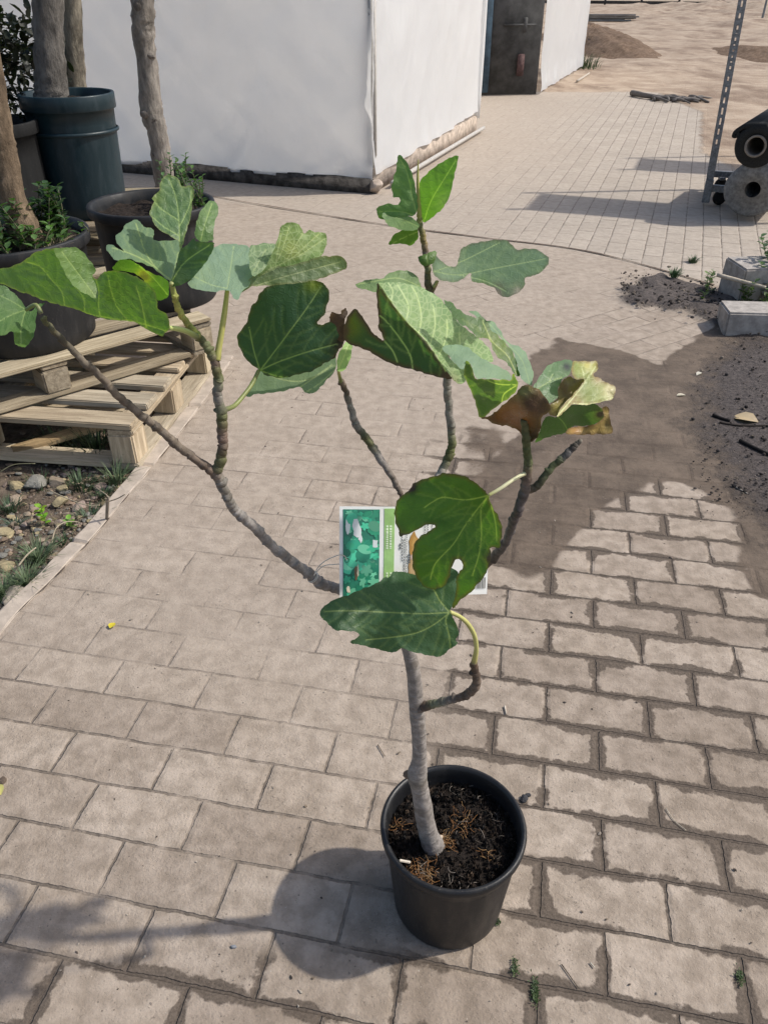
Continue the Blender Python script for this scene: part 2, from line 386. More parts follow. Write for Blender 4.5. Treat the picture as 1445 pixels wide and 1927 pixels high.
def make_plastic(name, col, rough, streak=.3, dust=(.16, .14, .12)):
    k = NT(name); pos = k.pos()
    n = k.noise(k.scalevec(pos, (1, 1, .25)), 24, 6, .7); n2 = k.noise(pos, 160, 4, .7)
    c = k.mix(k.math('MULTIPLY', k.ramp(n, .45, .75), streak), col, dust)
    c = k.mix(k.math('MULTIPLY', k.ramp(n2, .62, .74), .4), c, dust)
    k.set(k.b.inputs['Base Color'], c); k.set(k.b.inputs['Roughness'], k.ramp(n, .3, .75, rough, min(1, rough+.25)))
    k.b.inputs['Specular IOR Level'].default_value = .4; k.bump(n2, .0006, .5); return k.m
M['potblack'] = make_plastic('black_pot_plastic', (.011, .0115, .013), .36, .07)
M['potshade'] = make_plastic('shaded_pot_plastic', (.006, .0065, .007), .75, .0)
M['potdark'] = make_plastic('dark_pot_plastic', (.010, .011, .013), .5, .15)
M['potgrey'] = make_plastic('grey_pot_plastic', (.016, .016, .019), .5, .2)
M['potteal'] = make_plastic('teal_pot_plastic', (.006, .020, .027), .33, .2, (.065, .085, .10))
M['rubber'] = mat_simple('rubber', (.015, .015, .016), .7, .3, 40, .3, .3, .001)
M['steel'] = mat_simple('galvanised_steel', (.22, .23, .24), .5, .5, 60, .3, .3, .001, metal=.6)
M['fabric'] = mat_simple('ground_cover_fabric', (.02, .021, .021), .85, .25, 180, .4, .6, .002)
M['greyroll'] = mat_simple('grey_felt', (.20, .20, .195), .95, .15, 40, .3, .8, .006)
M['core'] = mat_simple('cardboard_core', (.22, .19, .16), .85, .2, 50, .2, .3, .002)
M['stone'] = mat_simple('stone', (1, 1, 1), .9, .25, 40, .28, .8, .006, use_attr=True)
M['grass'] = mat_simple('grass_blade', (1, 1, 1), .55, .35, 40, .25, 0, use_attr=True)
M['twig'] = mat_simple('twig', (1, 1, 1), .85, .2, 80, .3, .4, .002, use_attr=True)

def make_wood():
    k = NT('pallet_wood'); w = k.attr('wc').outputs['Vector']; base = k.attr('col').outputs['Color']
    g = k.noise(k.scalevec(w, (2.2, 34, 34)), 1.6, 6, .7, .6); g2 = k.noise(k.scalevec(w, (1.2, 8, 8)), 2.2, 5, .6)
    n = k.noise(w, 55, 5, .7)
    c = k.mix(k.ramp(g, .3, .7), k.mix(1., base, (.62, .58, .53), 'MULTIPLY'), k.mix(1., base, (1.15, 1.13, 1.08), 'MULTIPLY'))
    c = k.mix(k.math('MULTIPLY', k.ramp(g2, .5, .7), .55), c, k.mix(1., base, (.55, .52, .48), 'MULTIPLY'))
    c = k.mix(k.math('MULTIPLY', k.ramp(n, .62, .74), .5), c, (.09, .07, .05))
    k.set(k.b.inputs['Base Color'], c); k.b.inputs['Roughness'].default_value = .85; k.b.inputs['Specular IOR Level'].default_value = .2
    k.bump(k.math('ADD', g, k.math('MULTIPLY', n, .4)), .003, 1.); return k.m
M['wood'] = make_wood()

def make_sheet():
    k = NT('plastic_sheet'); pos = k.pos()
    st = k.noise(k.scalevec(pos, (1, 1, .6)), 1.6, 3, .5, 1.2); st2 = k.noise(pos, 9, 5, .6, .4)
    k.set(k.b.inputs['Base Color'], k.mix(k.ramp(k.noise(pos, 3, 6, .65), .3, .7), (.86, .865, .87), (.92, .925, .93)))
    k.b.inputs['Roughness'].default_value = .30; k.b.inputs['Specular IOR Level'].default_value = .5
    b = k.bump(k.math('ADD', st, k.math('MULTIPLY', st2, .12)), .035, .8)
    tr = k.n('BsdfTranslucent'); tr.inputs['Color'].default_value = (.93, .93, .92, 1); k.set(tr.inputs['Normal'], b)
    mx = k.n('MixShader'); mx.inputs[0].default_value = .55
    k.t.links.new(k.b.outputs[0], mx.inputs[1]); k.t.links.new(tr.outputs[0], mx.inputs[2]); k.t.links.new(mx.outputs[0], k.out.inputs['Surface'])
    return k.m
M['sheet'] = make_sheet()
M['plinth'] = mat_simple('dark_plinth', (.075, .068, .062), .95, .2, 14, .5, .8, .01)  # front plinth, darker than the side one
M['plinthlight'] = mat_simple('plinth_concrete', (.42, .35, .29), .95, .2, 14, .3, .8, .01)
M['pipe'] = mat_simple('white_pipe', (.42, .40, .37), .5, .4, 30, .15)

# ------------------------------------------------------------------ the ground
def gpoly(pts): return [tuple(G(*q))[:2] for q in pts]
KERB = [(-1.13, .3), (-1.085, 1.0)]+[tuple(G(*q))[:2] for q in ((0, 1197), (100, 1091), (177, 1011), (238, 937), (310, 852), (380, 762), (440, 672))]
def kerbx(y):
    return np.interp(y, [q[1] for q in KERB], [q[0] for q in KERB], left=-1.2, right=-.69)
def build_ground():
    s = 400
    tag(mesh_obj('ground', [(-s, -s, -.05), (s, -s, -.05), (s, s, -.05), (-s, s, -.05)], [(0, 1, 2, 3)], M['earth'], smooth=False), kind='structure')
    ys = [-1.2]
    while ys[-1] < 62: ys.append(ys[-1]+max(.013, .0105+.0062*max(0, ys[-1])))
    xs = list(np.arange(-7, -1.3, .08))+list(np.arange(-1.3, 2.3, .0135))+list(np.arange(2.3, 6, .05))+list(np.arange(6, 22, .4))
    xs = np.array(xs); ys = np.array(ys); X, Y = np.meshgrid(xs, ys); nx, ny = len(xs), len(ys)
    x, y = X.ravel(), Y.ravel()
    wx = x+(fbm(x, y, 5, 4, 1)-.5)*.16; wy = y+(fbm(x, y, 5, 4, 9)-.5)*.16
    def msk(poly, soft=.05):
        d = polydist(wx, wy, poly, True); return sstep(-soft, soft, np.where(inpoly(wx, wy, poly), d, -d))
    wetp = gpoly([(1015, 662), (1060, 640), (1150, 655), (1205, 672), (1250, 690), (1300, 645), (1350, 612), (1500, 640), (1700, 800), (1800, 1110), (1500, 1140), (1440, 1118), (1400, 1065), (1385, 1000), (1350, 940), (1310, 905), (1240, 915), (1160, 940), (1110, 965), (1060, 1010), (1045, 1060), (990, 1080), (950, 1060), (930, 1000), (880, 960), (900, 880), (960, 830), (1000, 790), (960, 740)])
    wet = msk(wetp, .05)
    wet = np.maximum(wet, .8*msk(gpoly([(880, 790), (960, 800), (1000, 900), (960, 960), (900, 950), (870, 880)]), .06)*fbm(x, y, 9, 3, 4)*1.2)
    mudp = gpoly([(1410, 640), (1385, 655), (1340, 690), (1318, 740), (1310, 790), (1345, 850), (1385, 890), (1420, 960), (1480, 1010), (1700, 1010), (1800, 800), (1600, 640)])
    mud = msk(mudp, .26)
    heap = msk(gpoly([(1157, 560), (1200, 522), (1232, 518), (1300, 540), (1370, 560), (1440, 600), (1440, 640), (1340, 612), (1290, 587), (1190, 575)]), .05)
    mud = np.maximum(mud, heap)
    # field layout: far field beyond a slanting line, diagonal strip before it
    ff = y-np.interp(x, [-7, -.85, .03, 1.374, 1.96, 3.2, 22], [9.5, 6.55, 6.0, 5.31, 4.62, 3.6, 3.0]); far = sstep(-.02, .02, ff)
    dg = y-(3.55-.1*(x-1.1)); diag = sstep(-.015, .015, dg)*(1-far)
    dust = sstep(.55, -.55, x-.05*(y-1)+(fbm(x, y, 1.4, 4, 3)-.5)*1.1)*.75
    dust = np.maximum(dust, sstep(2.0, 3.0, y)*(1-far)*sstep(2.2, .2, x)*.95)
    dust = dust*sstep(.95, 1.5, y+.3*x) + .12
    dust = np.where(y > 3.2, np.maximum(dust, (1-far)*(1.0-.45*sstep(.75, 1.2, x)*sstep(4.4, 4.0, y))), dust)
    dust = np.where(far > .5, .05+.8*sstep(1.5, .3, x-.30*(y-6)+1.6*(fbm(x, y, .9, 4, 6)-.5))+.25*fbm(x, y, .9, 4, 6), dust)
    grime = sstep(-.02, .28, x-.02+(fbm(x, y, 2.5, 3, 8)-.5)*.3)*sstep(3.1, 2.2, y)
    grime = np.maximum(grime, .75*sstep(.80, .70, y)*sstep(-.9, -.5, x))
    dirt = sstep(-.4, .4, y-(14.6-.05*x))
    dirt = np.maximum(dirt, sstep(-.25, .35, x-np.interp(y, [0, 4, 6, 7.5, 9, 12, 15], [3.5, 3.3, 3.5, 3.35, 3.3, 4.3, 4.4])))
    conc = np.zeros_like(x)
    A = np.stack([dust, grime, wet, mud], 1); B = np.stack([diag, far, dirt, np.ones_like(x)], 1)
    z = heap*(.008+.040*fbm(x, y, 12, 4, 2)) + mud*.004*fbm(x, y, 25, 3, 5) + (fbm(x, y, 1.2, 2, 11)-.5)*.006 + dirt*(fbm(x, y, .5, 4, 12)-.35)*.16*sstep(9, 16, y) + dirt*sstep(18, 40, y)*np.maximum(0, np.abs(x-5.5-.12*(y-16))-1.6)*.09*fbm(x, y, .6, 4, 14)
    idx = np.arange(nx*ny).reshape(ny, nx)
    q = np.stack([idx[:-1, :-1], idx[:-1, 1:], idx[1:, 1:], idx[1:, :-1]], -1).reshape(-1, 4)
    cx = x[q].mean(1); cy = y[q].mean(1)
    keep = ~((cx < kerbx(cy)-.03) & (cy < 3.45))
    q = q[keep]
    used = np.zeros(nx*ny, bool); used[q.ravel()] = True; rm = np.cumsum(used)-1
    o = mesh_obj('paving', np.stack([x, y, z], 1)[used].tolist(), rm[q].tolist(), M['paving'], None,
                 {'maskA': ('FLOAT_COLOR', A[used]), 'maskB': ('FLOAT_COLOR', B[used])})
    tag(o, kind='structure')
build_ground()
def paving_seam():
    pts = catmull([(-1.6, 7.05), (-.85, 6.55), (.03, 6.0), (.7, 5.66), (1.374, 5.31), (1.96, 4.62)], 12); V = []
    for i, q in enumerate(pts):
        w = .004+.008*float(vnoise(np.array([i*.35]), np.array([0.]), 1, 4)[0]); V += [(q[0]-w*.5, q[1]-w, .004+.003), (q[0]+w*.5, q[1]+w, .004+.003)]
    tag(mesh_obj('paving_seam', V, [(2*i, 2*i+1, 2*i+3, 2*i+2) for i in range(len(pts)-1)], mat_simple('seam_dirt', (.13, .10, .08), .95, .1, 30, .4)), kind='structure')
paving_seam()
def build_kerb():
    pts = catmull(KERB, 24); w = .057; V = []; Fc = []
    prof = [(0, -.10), (0, .001), (.005, .005), (w-.006, .007), (w, .002), (w, -.10)]; L = 0; m = len(prof)
    for i, q in enumerate(pts):
        a, b = pts[max(i-1, 0)], pts[min(i+1, len(pts)-1)]; d = Vector((b[0]-a[0], b[1]-a[1], 0)).normalized(); n = Vector((-d.y, d.x, 0))
        if i: L += math.hypot(q[0]-pts[i-1][0], q[1]-pts[i-1][1])
        g = .012*math.exp(-(((L % .5)-.25)/.006)**2)+.006*(float(vnoise(np.array([L]), np.array([0.]), 14, 3)[0])-.5)
        for k, (o_, z) in enumerate(prof):
            c = Vector((q[0], q[1], 0))+n*(o_+.004*(float(vnoise(np.array([L]), np.array([k*1.]), 22, 5)[0])-.5)); V.append((c.x, c.y, z-(g if 0 < k < m-1 else 0)))
    for i in range(len(pts)-1):
        for k in range(m-1): Fc.append((i*m+k, i*m+k+1, (i+1)*m+k+1, (i+1)*m+k))
    ko = mesh_obj('kerb', V, Fc, M['kerb'], smooth=False); tag(ko, kind='structure')
    V = []
    for i, q in enumerate(pts):
        k = float(vnoise(np.array([i*.21]), np.array([3.]), 1, 9)[0]); w2 = max(.0005, .011*(k-.25)); V += [(q[0]+.001, q[1], .0055), (q[0]+.001+w2, q[1], .0065)]
    tag(mesh_obj('kerb_seam', V, [(2*i, 2*i+1, 2*i+3, 2*i+2) for i in range(len(pts)-1)], mat_simple('kerb_dirt', (.13, .10, .08), .95, .1, 40, .5)), kind='structure')
    # bed of soil behind the kerb
    xs = np.linspace(-4.2, -.72, 150); ys = np.linspace(-.2, 4.1, 170); X, Y = np.meshgrid(xs, ys); x, y = X.ravel(), Y.ravel()
    x = np.minimum(x, kerbx(y)-.035)
    z = -.034+.035*(fbm(x, y, 6, 5, 21)-.4)+.012*vnoise(x, y, 45, 22)
    nx = len(xs); q = [(j*nx+i, j*nx+i+1, (j+1)*nx+i+1, (j+1)*nx+i) for j in range(len(ys)-1) for i in range(nx-1)]
    tag(mesh_obj('soil_bed', np.stack([x, y, z], 1).tolist(), q, M['bed']), kind='structure')
build_kerb()
def bedz(x, y): return float(-.034+.035*(fbm(np.array([x]), np.array([y]), 6, 5, 21)[0]-.4)+.012*vnoise(np.array([x]), np.array([y]), 45, 22)[0])

# ------------------------------------------------------------------ stones, gravel, weeds
def rock(r, seed, flat=.6):
    rr = random.Random(seed); b = bmesh.new(); bmesh.ops.create_icosphere(b, subdivisions=3 if r < 1 and r > .02 else 2, radius=1)
    pl = [(Vector((rr.gauss(0, 1), rr.gauss(0, 1), rr.gauss(0, 1))).normalized(), rr.uniform(.5, .85)) for _ in range(12)]
    sc = (rr.uniform(.8, 1.35), rr.uniform(.7, 1.1), flat*rr.uniform(.8, 1.2))
    V = []
    for v in b.verts:
        c = v.co.copy()
        for n, d in pl:
            e = c.dot(n)-d
            if e > 0: c -= n*e*.9
        V.append((c.x*sc[0]*r, c.y*sc[1]*r, c.z*sc[2]*r))
    Fc = [[v.index for v in f.verts] for f in b.faces]; b.free(); return V, Fc
def stone(px, py, r, col, label, seed, z0=0, group='loose stones in the soil strip', flat=.6, cat='stone'):
    p = G(px, py); V, Fc = rock(r, seed, flat); mb = MB(); a = seed*1.7; R = rotz(a)
    mb.add([R @ Vector(v) for v in V], Fc, col)
    o = mb.build('stone', M['stone'], smooth=False); o.location = (p.x, p.y, z0+r*flat*.45); tag(o, label, cat, group); return o
TAN, OCH, GRY, PNK = (.33, .265, .20), (.38, .315, .19), (.26, .25, .22), (.36, .28, .235)
STN = [  # px, py, radius m, colour, label
 (28, 903, .040, OCH, 'ochre lump of stone against the front pallet rail, at the left edge'), (24, 930, .042, TAN, 'tan stone just below the ochre lump near the left edge'),
 (66, 899, .055, GRY, 'large grey slab of stone under the front pallet rail'), (105, 896, .05, TAN, 'broad tan slab right of the large grey slab of stone'),
 (117, 908, .036, OCH, 'yellowish pointed stone in front of the broad tan slab'), (112, 932, .045, OCH, 'crumbling ochre stone with dry stalks across it'),
 (148, 941, .034, PNK, 'pinkish upright stone left of the dry forked twig'), (186, 902, .034, PNK, 'flat pink stone by the grass at the pallet corner'),
 (110, 975, .034, PNK, 'pale pink stone beside the bright green weed'), (6, 992, .04, OCH, 'ochre stone at the left edge below the grass'),
 (8, 1052, .04, OCH, 'yellow ochre stone at the left edge, level with the large grass tuft'), (24, 1114, .055, (.31, .27, .22), 'big flat brown stone against the kerb, lowest on the strip'),
 (50, 955, .024, TAN, 'rounded tan pebble in the middle of the gravel'), (44, 975, .026, PNK, 'brownish pink pebble under the rounded tan pebble'),
 (32, 1057, .022, TAN, 'pale flat pebble left of the large grass tuft'), (62, 945, .02, TAN, 'small pale pebble near the crumbling ochre stone'),
 (205, 905, .022, GRY, 'small grey chip under the pallet corner grass'), (85, 985, .018, PNK, 'tiny pink chip below the bright green weed')]
for i, s in enumerate(STN): stone(s[0], s[1]+4, s[2]*.8, s[3], s[4], 100+i, -.026)
def gravel():
    mb = MB(); rr = random.Random(5); protos = [rock(1, 900+i) for i in range(7)]
    cols = [TAN, OCH, GRY, PNK, (.2, .15, .11), (.3, .22, .16)]
    gy = np.random.default_rng(3).uniform(1.25, 3.2, 5200); gx = kerbx(gy)-.05-np.abs(np.random.default_rng(4).normal(0, .26, 5200))
    gz = -.034+.035*(fbm(gx, gy, 6, 5, 21)-.4)+.012*vnoise(gx, gy, 45, 22)
    for i in range(5200):
        x, y, zz = float(gx[i]), float(gy[i]), float(gz[i])
        if x < -1.9: continue
        r = .0028+.0125*rr.random()**3.2; V, Fc = protos[i % 7]; R = rotz(rr.random()*6)
        c = rr.choice(cols); k = rr.uniform(.55, 1.15)
        mb.add([R @ (Vector(v)*r)+Vector((x, y, zz+r*.35)) for v in V], Fc, tuple(t*k for t in c))
    tag(mb.build('gravel', M['stone'], smooth=False), kind='stuff')
gravel()
def blades(mb, c, n, h, spread, col, seed, w=.0022, lean=.9):
    rr = random.Random(seed)
    for i in range(n):
        a = rr.uniform(0, 6.28); l = h*rr.uniform(.45, 1.1); d = Vector((math.cos(a), math.sin(a), 0)); b = Vector(c)+d*spread*rr.random()
        ln = lean*rr.uniform(.2, 1.1); s = Vector((-d.y, d.x, 0)); k = rr.uniform(.65, 1.3); cc = tuple(t*k for t in col)
        V = []; m = 5
        for j in range(m):
            t = j/(m-1); p = b+d*(l*ln*t*t)+Vector((0, 0, l*(t-.35*ln*t*t))); ww = w*(1-t*.92)
            V += [p-s*ww, p+s*ww+Vector((0, 0, ww*.5))]
        mb.add(V, [(2*j, 2*j+1, 2*j+3, 2*j+2) for j in range(m-1)], cc)
def tuft(px, py, n, h, spread, label, seed, col=(.12, .17, .085), name='grass_tuft', cat='grass tuft', z=-.035, w=.0022, group='grass tufts in the soil strip'):
    p = G(px, py); mb = MB(); blades(mb, (0, 0, 0), int(n*1.5), h, spread, col, seed, w*1.3)
    o = mb.build(name, M['grass'], smooth=False); o.location = (p.x, p.y, z); tag(o, label, cat, group); return o
tuft(70, 1045, 150, .085, .035, 'largest green grass tuft on the soil strip, with a dead leaf in it', 1)
tuft(48, 1090, 110, .085, .035, 'grass tuft just below the largest one, beside the kerb', 2)
tuft(218, 900, 70, .11, .03, 'wispy grass tuft growing at the corner of the front pallet', 3)
tuft(150, 906, 90, .07, .05, 'low dark grass in front of the pallet rail, middle of the strip', 4, (.06, .10, .045))
tuft(14, 950, 80, .06, .04, 'small dark green tuft by the left edge under a tan stone', 5, (.06, .10, .05))
tuft(165, 967, 90, .06, .05, 'low spreading grass beside the pale pink stone', 6, (.06, .10, .05))
tuft(24, 978, 50, .05, .025, 'tiny bluish grass tuft left of the weed', 7, (.08, .12, .08))
tuft(6, 1110, 80, .09, .03, 'grass tuft at the left edge behind the big flat brown stone', 8)
tuft(118, 1010, 40, .05, .03, 'thin grass tuft on the kerb side under the bent straw', 9, (.07, .12, .05))
tuft(70, 905, 50, .06, .05, 'few grass blades creeping over the large grey slab', 10, (.06, .10, .045))
tuft(192, 925, 60, .05, .035, 'short grass between pink stone and kerb', 21, (.05, .09, .04))
tuft(180, 838, 130, .13, .09, 'shaded grass growing up through the front pallet slats', 22, (.05, .085, .035))
tuft(110, 832, 100, .11, .09, 'shaded grass under the left part of the front pallet', 23, (.05, .08, .035))
tuft(1302, 494, 60, .05, .03, 'sparse weed on the far paving near the compost heap', 15, (.07, .12, .05), 'weed_sprout', 'weed', 0, .003, 'weeds in the paving joints')
tuft(1265, 530, 70, .06, .03, 'small green weed sprouting on the compost heap', 16, (.07, .14, .05), 'weed_sprout', 'weed', .03, .003, 'weeds in the paving joints')

# small leaf helper for weeds and shrubs: a folded, pointed leaf of 8 faces
def smallleaf(mb, p, d, up, L, W, col):
    d = Vector(d).normalized(); s = d.cross(Vector(up)); s = (s if s.length > .05 else d.orthogonal()).normalized(); n = s.cross(d)
    V = []
    for t, w in ((0, .1), (.3, .85), (.6, .9), (.85, .5), (1, .03)):
        c = Vector(p)+d*L*t-n*L*.18*t*t
        V += [c-s*W*w+n*W*.35*w, c, c+s*W*w+n*W*.35*w]
    Fc = []
    for i in range(4): Fc += [(3*i, 3*i+1, 3*i+4, 3*i+3), (3*i+1, 3*i+2, 3*i+5, 3*i+4)]
    mb.add(V, Fc, col)
def leaf_build(mb, name, parent=None, mat='bushleaf', world=True):
    return mesh_obj(name, mb.v, mb.f, M[mat], parent, {'col': ('FLOAT_COLOR', mb.c), 'wc': ('FLOAT_VECTOR', mb.w), 'vein': ('FLOAT', [0]*len(mb.v)), 'ret': ('FLOAT', [0]*len(mb.v))}, True, world=world)
def moss(px, py, ln, wd, n, label, seed):
    p = G(px, py); mb = MB(); rr = random.Random(seed)
    for i in range(n):
        t = rr.gauss(0, .4); k = rr.uniform(.5, 1.5); a = rr.uniform(0, 6.28)
        smallleaf(mb, (.12*t*ln+rr.gauss(0, wd), t*ln, rr.uniform(-.001, .003)), (math.cos(a), math.sin(a), .8), (0, 0, 1), rr.uniform(.0022, .0055), .0013, (.05*k, .08*k, .032*k))
    o = leaf_build(mb, 'joint_weed'); o.location = p; tag(o, label, 'weed', 'weeds in the paving joints')
moss(968, 1822, .018, .003, 120, 'short streak of green weed in the paving joint below the fig pot', 11)
moss(1006, 1868, .028, .003, 200, 'longer streak of green weed in the joint at the bottom edge', 12)
moss(1391, 1840, .016, .003, 110, 'green weed in the joint at the bottom right corner', 13)
moss(936, 1736, .008, .002, 50, 'tiny green weed at the right foot of the fig pot', 14)
def weed(px, py, h, n, label, seed, col):
    p = G(px, py); p.z = -.03; rr = random.Random(seed); t = thing('broadleaf_weed', p, label, 'weed', 'weeds in the soil strip'); mb = MB()
    st = MB(); tube(st, [p, p+Vector((.003, 0, h*.5)), p+Vector((0, 0, h))], [.0016, .0014, .001], [(.12, .2, .05)]*3, 6, 3)
    st.build('stem', M['petiole'], t)
    for i in range(n):
        a = i*2.4; z = h*(.25+.75*i/n); d = Vector((math.cos(a), math.sin(a), .5+.3*rr.random()))
        smallleaf(mb, p+Vector((0, 0, z)), d, (0, 0, 1), .03*rr.uniform(.7, 1.1), .010, tuple(c*rr.uniform(.8, 1.2) for c in col))
    leaf_build(mb, 'foliage', t)
weed(85, 982, .10, 11, 'bright yellow-green weed seedling standing in the gravel', 31, (.20, .34, .04))
weed(132, 985, .05, 7, 'small pale green weed at the kerb beside the pink stone', 32, (.20, .32, .07))
def stick(name, pts, r, col, label, cat, group=None, zs=None, sub=4):
    P3 = [G(a, b) for a, b in pts]
    for i, p in enumerate(P3): p.z = (zs[i] if zs else 0)+r
    mb = MB(); o0 = P3[0].copy()
    tube(mb, [p-o0 for p in P3], [r*(1-.4*i/len(P3)) for i in range(len(P3))], [col]*len(P3), 7, sub, .12, seed=len(pts))
    o = mb.build(name, M['twig']); o.location = o0; tag(o, label, cat, group); return o
STRAW = (.42, .36, .26)
stick('straw_stalk', [(98, 1025), (110, 1010), (130, 997), (152, 984)], .0022, STRAW, 'bent pale straw lying across the kerb edge', 'stalk', 'dry stalks on the soil strip', [.0, .03, .03, .0])
stick('straw_stalk', [(95, 932), (130, 948), (165, 956), (190, 956)], .002, STRAW, 'long dry stalk lying over the crumbling ochre stone', 'stalk', 'dry stalks on the soil strip', [.02, .02, .01, .01])
stick('straw_stalk', [(0, 890), (30, 884), (70, 882)], .002, (.2, .19, .12), 'greenish stalk lying along the pallet rail', 'stalk', 'dry stalks on the soil strip', [.0, .02, .02])
stick('straw_stalk', [(180, 918), (202, 940), (206, 946)], .002, STRAW, 'short stalk reaching to the forked twig', 'stalk', 'dry stalks on the soil strip', [.0, .02, .02])
stick('straw_stalk', [(40, 1082), (60, 1070), (78, 1061)], .003, STRAW, 'pale broad blade lying on the lower grass tuft', 'stalk', 'dry stalks on the soil strip', [.03, .05, .06])
def forked_twig():
    p = G(203, 978); t = MB()
    def seg(pts, r):
        q = [P(a, b, p.y-.01*i)-p for i, (a, b) in enumerate(pts)]; tube(t, q, [r]*len(q), [(.36, .30, .23)]*len(q), 7, 3, .1)
    seg([(203, 978), (204, 955), (205, 935)], .0032); seg([(200, 976), (201, 950), (200, 938)], .0025); seg([(204, 944), (222, 938), (236, 930)], .002)
    o = t.build('forked_twig', M['twig']); o.location = p; tag(o, 'dry forked twig standing upright at the edge of the kerb', 'twig')
forked_twig()
stick('twig', [(1340, 784), (1352, 789), (1372, 795)], .008, (.02, .017, .016), 'short thick dark twig on the wet mud', 'twig', 'dark twigs on the muddy ground')
stick('twig', [(1352, 797), (1390, 803), (1445, 803)], .005, (.03, .024, .02), 'long thin dark twig lying below the short thick one', 'twig', 'dark twigs on the muddy ground')
stick('twig', [(1390, 832), (1420, 847), (1450, 860)], .008, (.025, .022, .02), 'straight dark twig slanting to the right picture edge', 'twig', 'dark twigs on the muddy ground')
stick('twig', [(1252, 1522), (1268, 1545), (1290, 1563)], .0011, (.5, .45, .36), 'thin pale straw curved on the paving right of the pot', 'straw', 'straws on the paving')
stick('twig', [(1110, 1812), (1118, 1822)], .0015, (.55, .5, .42), 'short white straw on the paving below right of the pot', 'straw', 'straws on the paving')
stick('twig', [(1056, 1815), (1088, 1860)], .0011, (.12, .1, .08), 'thin dark stalk lying on the paving near the bottom', 'straw', 'straws on the paving')
stick('twig', [(711, 1402), (724, 1424)], .0013, (.2, .16, .12), 'small twig on the paving left of the fig trunk', 'straw', 'straws on the paving')
stick('twig', [(949, 1330), (952, 1345)], .0025, (.55, .48, .4), 'stubby pale chip of wood on the grimy joint', 'straw', 'straws on the paving')
stick('twig', [(1378, 915), (1405, 930)], .003, (.4, .35, .3), 'pale splinter lying in the black mud', 'straw', 'straws on the paving')
def fallen_leaf(px, py, L, W, col, label, seed, z=.004):
    p = G(px, py); mb = MB(); a = seed*1.3; smallleaf(mb, (0, 0, 0), (math.cos(a), math.sin(a), .12), (0, 0, 1), L, W, col)
    o = leaf_build(mb, 'fallen_leaf'); o.location = (p.x, p.y, z); tag(o, label, 'leaf', 'fallen leaves on the paving')
fallen_leaf(208, 1184, .024, .011, (.55, .45, .04), 'small yellow leaf lying on the dusty paving', 1)
fallen_leaf(1272, 746, .045, .012, (.5, .45, .36), 'pale dry leaf on the damp paving', 5)
fallen_leaf(1425, 796, .10, .045, (.42, .33, .22), 'curled tan leaf beside the dark twigs', 2)
fallen_leaf(1318, 702, .04, .012, (.55, .52, .48), 'whitish leaf shred near the edge of the mud', 3)
fallen_leaf(0, 1478, .03, .010, (.45, .42, .16), 'yellowish scrap beside the brown pebble at the left edge', 4)
stone(5, 1470, .014, (.16, .12, .09), 'brown oval pebble on the paving at the left edge', 71, 0, 'pebbles on the paving', .5, 'pebble')
stone(440, 1782, .0055, (.30, .31, .33), 'small grey pebble in the shadow of the fig stem', 72, 0, 'pebbles on the paving', .7, 'pebble')
stone(985, 1505, .012, (.06, .06, .065), 'crumbly dark clod by the right side of the pot rim', 73, 0, 'pebbles on the paving', .6, 'pebble')
stone(993, 1497, .007, (.05, .05, .055), 'smaller dark crumb beside the dark clod', 74, 0, 'pebbles on the paving', .6, 'pebble')
stone(1262, 1050, .006, (.2, .16, .13), 'tiny brown pebble on the dry island of paving', 75, 0, 'pebbles on the paving', .7, 'pebble')

def grit():
    rr = random.Random(77); mb = MB(); pr = [rock(1, 800+i, .6) for i in range(6)]
    for i in range(1500):
        y = .55+3.6*rr.random()**1.4; x = rr.uniform(-1.0, 1.9)
        if x < kerbx(y)+.02: continue
        if (x-.125)**2+(y-.86)**2 < .02: continue
        r = .0007+.0026*rr.random()**4; V, Fc = pr[i % 6]; R = rotz(rr.random()*6)
        c = rr.choice([(.10, .08, .065), (.06, .05, .042), (.20, .16, .12), (.34, .29, .24), (.45, .39, .32)])
        mb.add([R @ Vector((v[0]*r*rr.choice([1, 1, 1.8]), v[1]*r, v[2]*r))+Vector((x, y, r*.3)) for v in V], Fc, c)
    tag(mb.build('grit', M['stone'], smooth=False), kind='stuff')
grit()
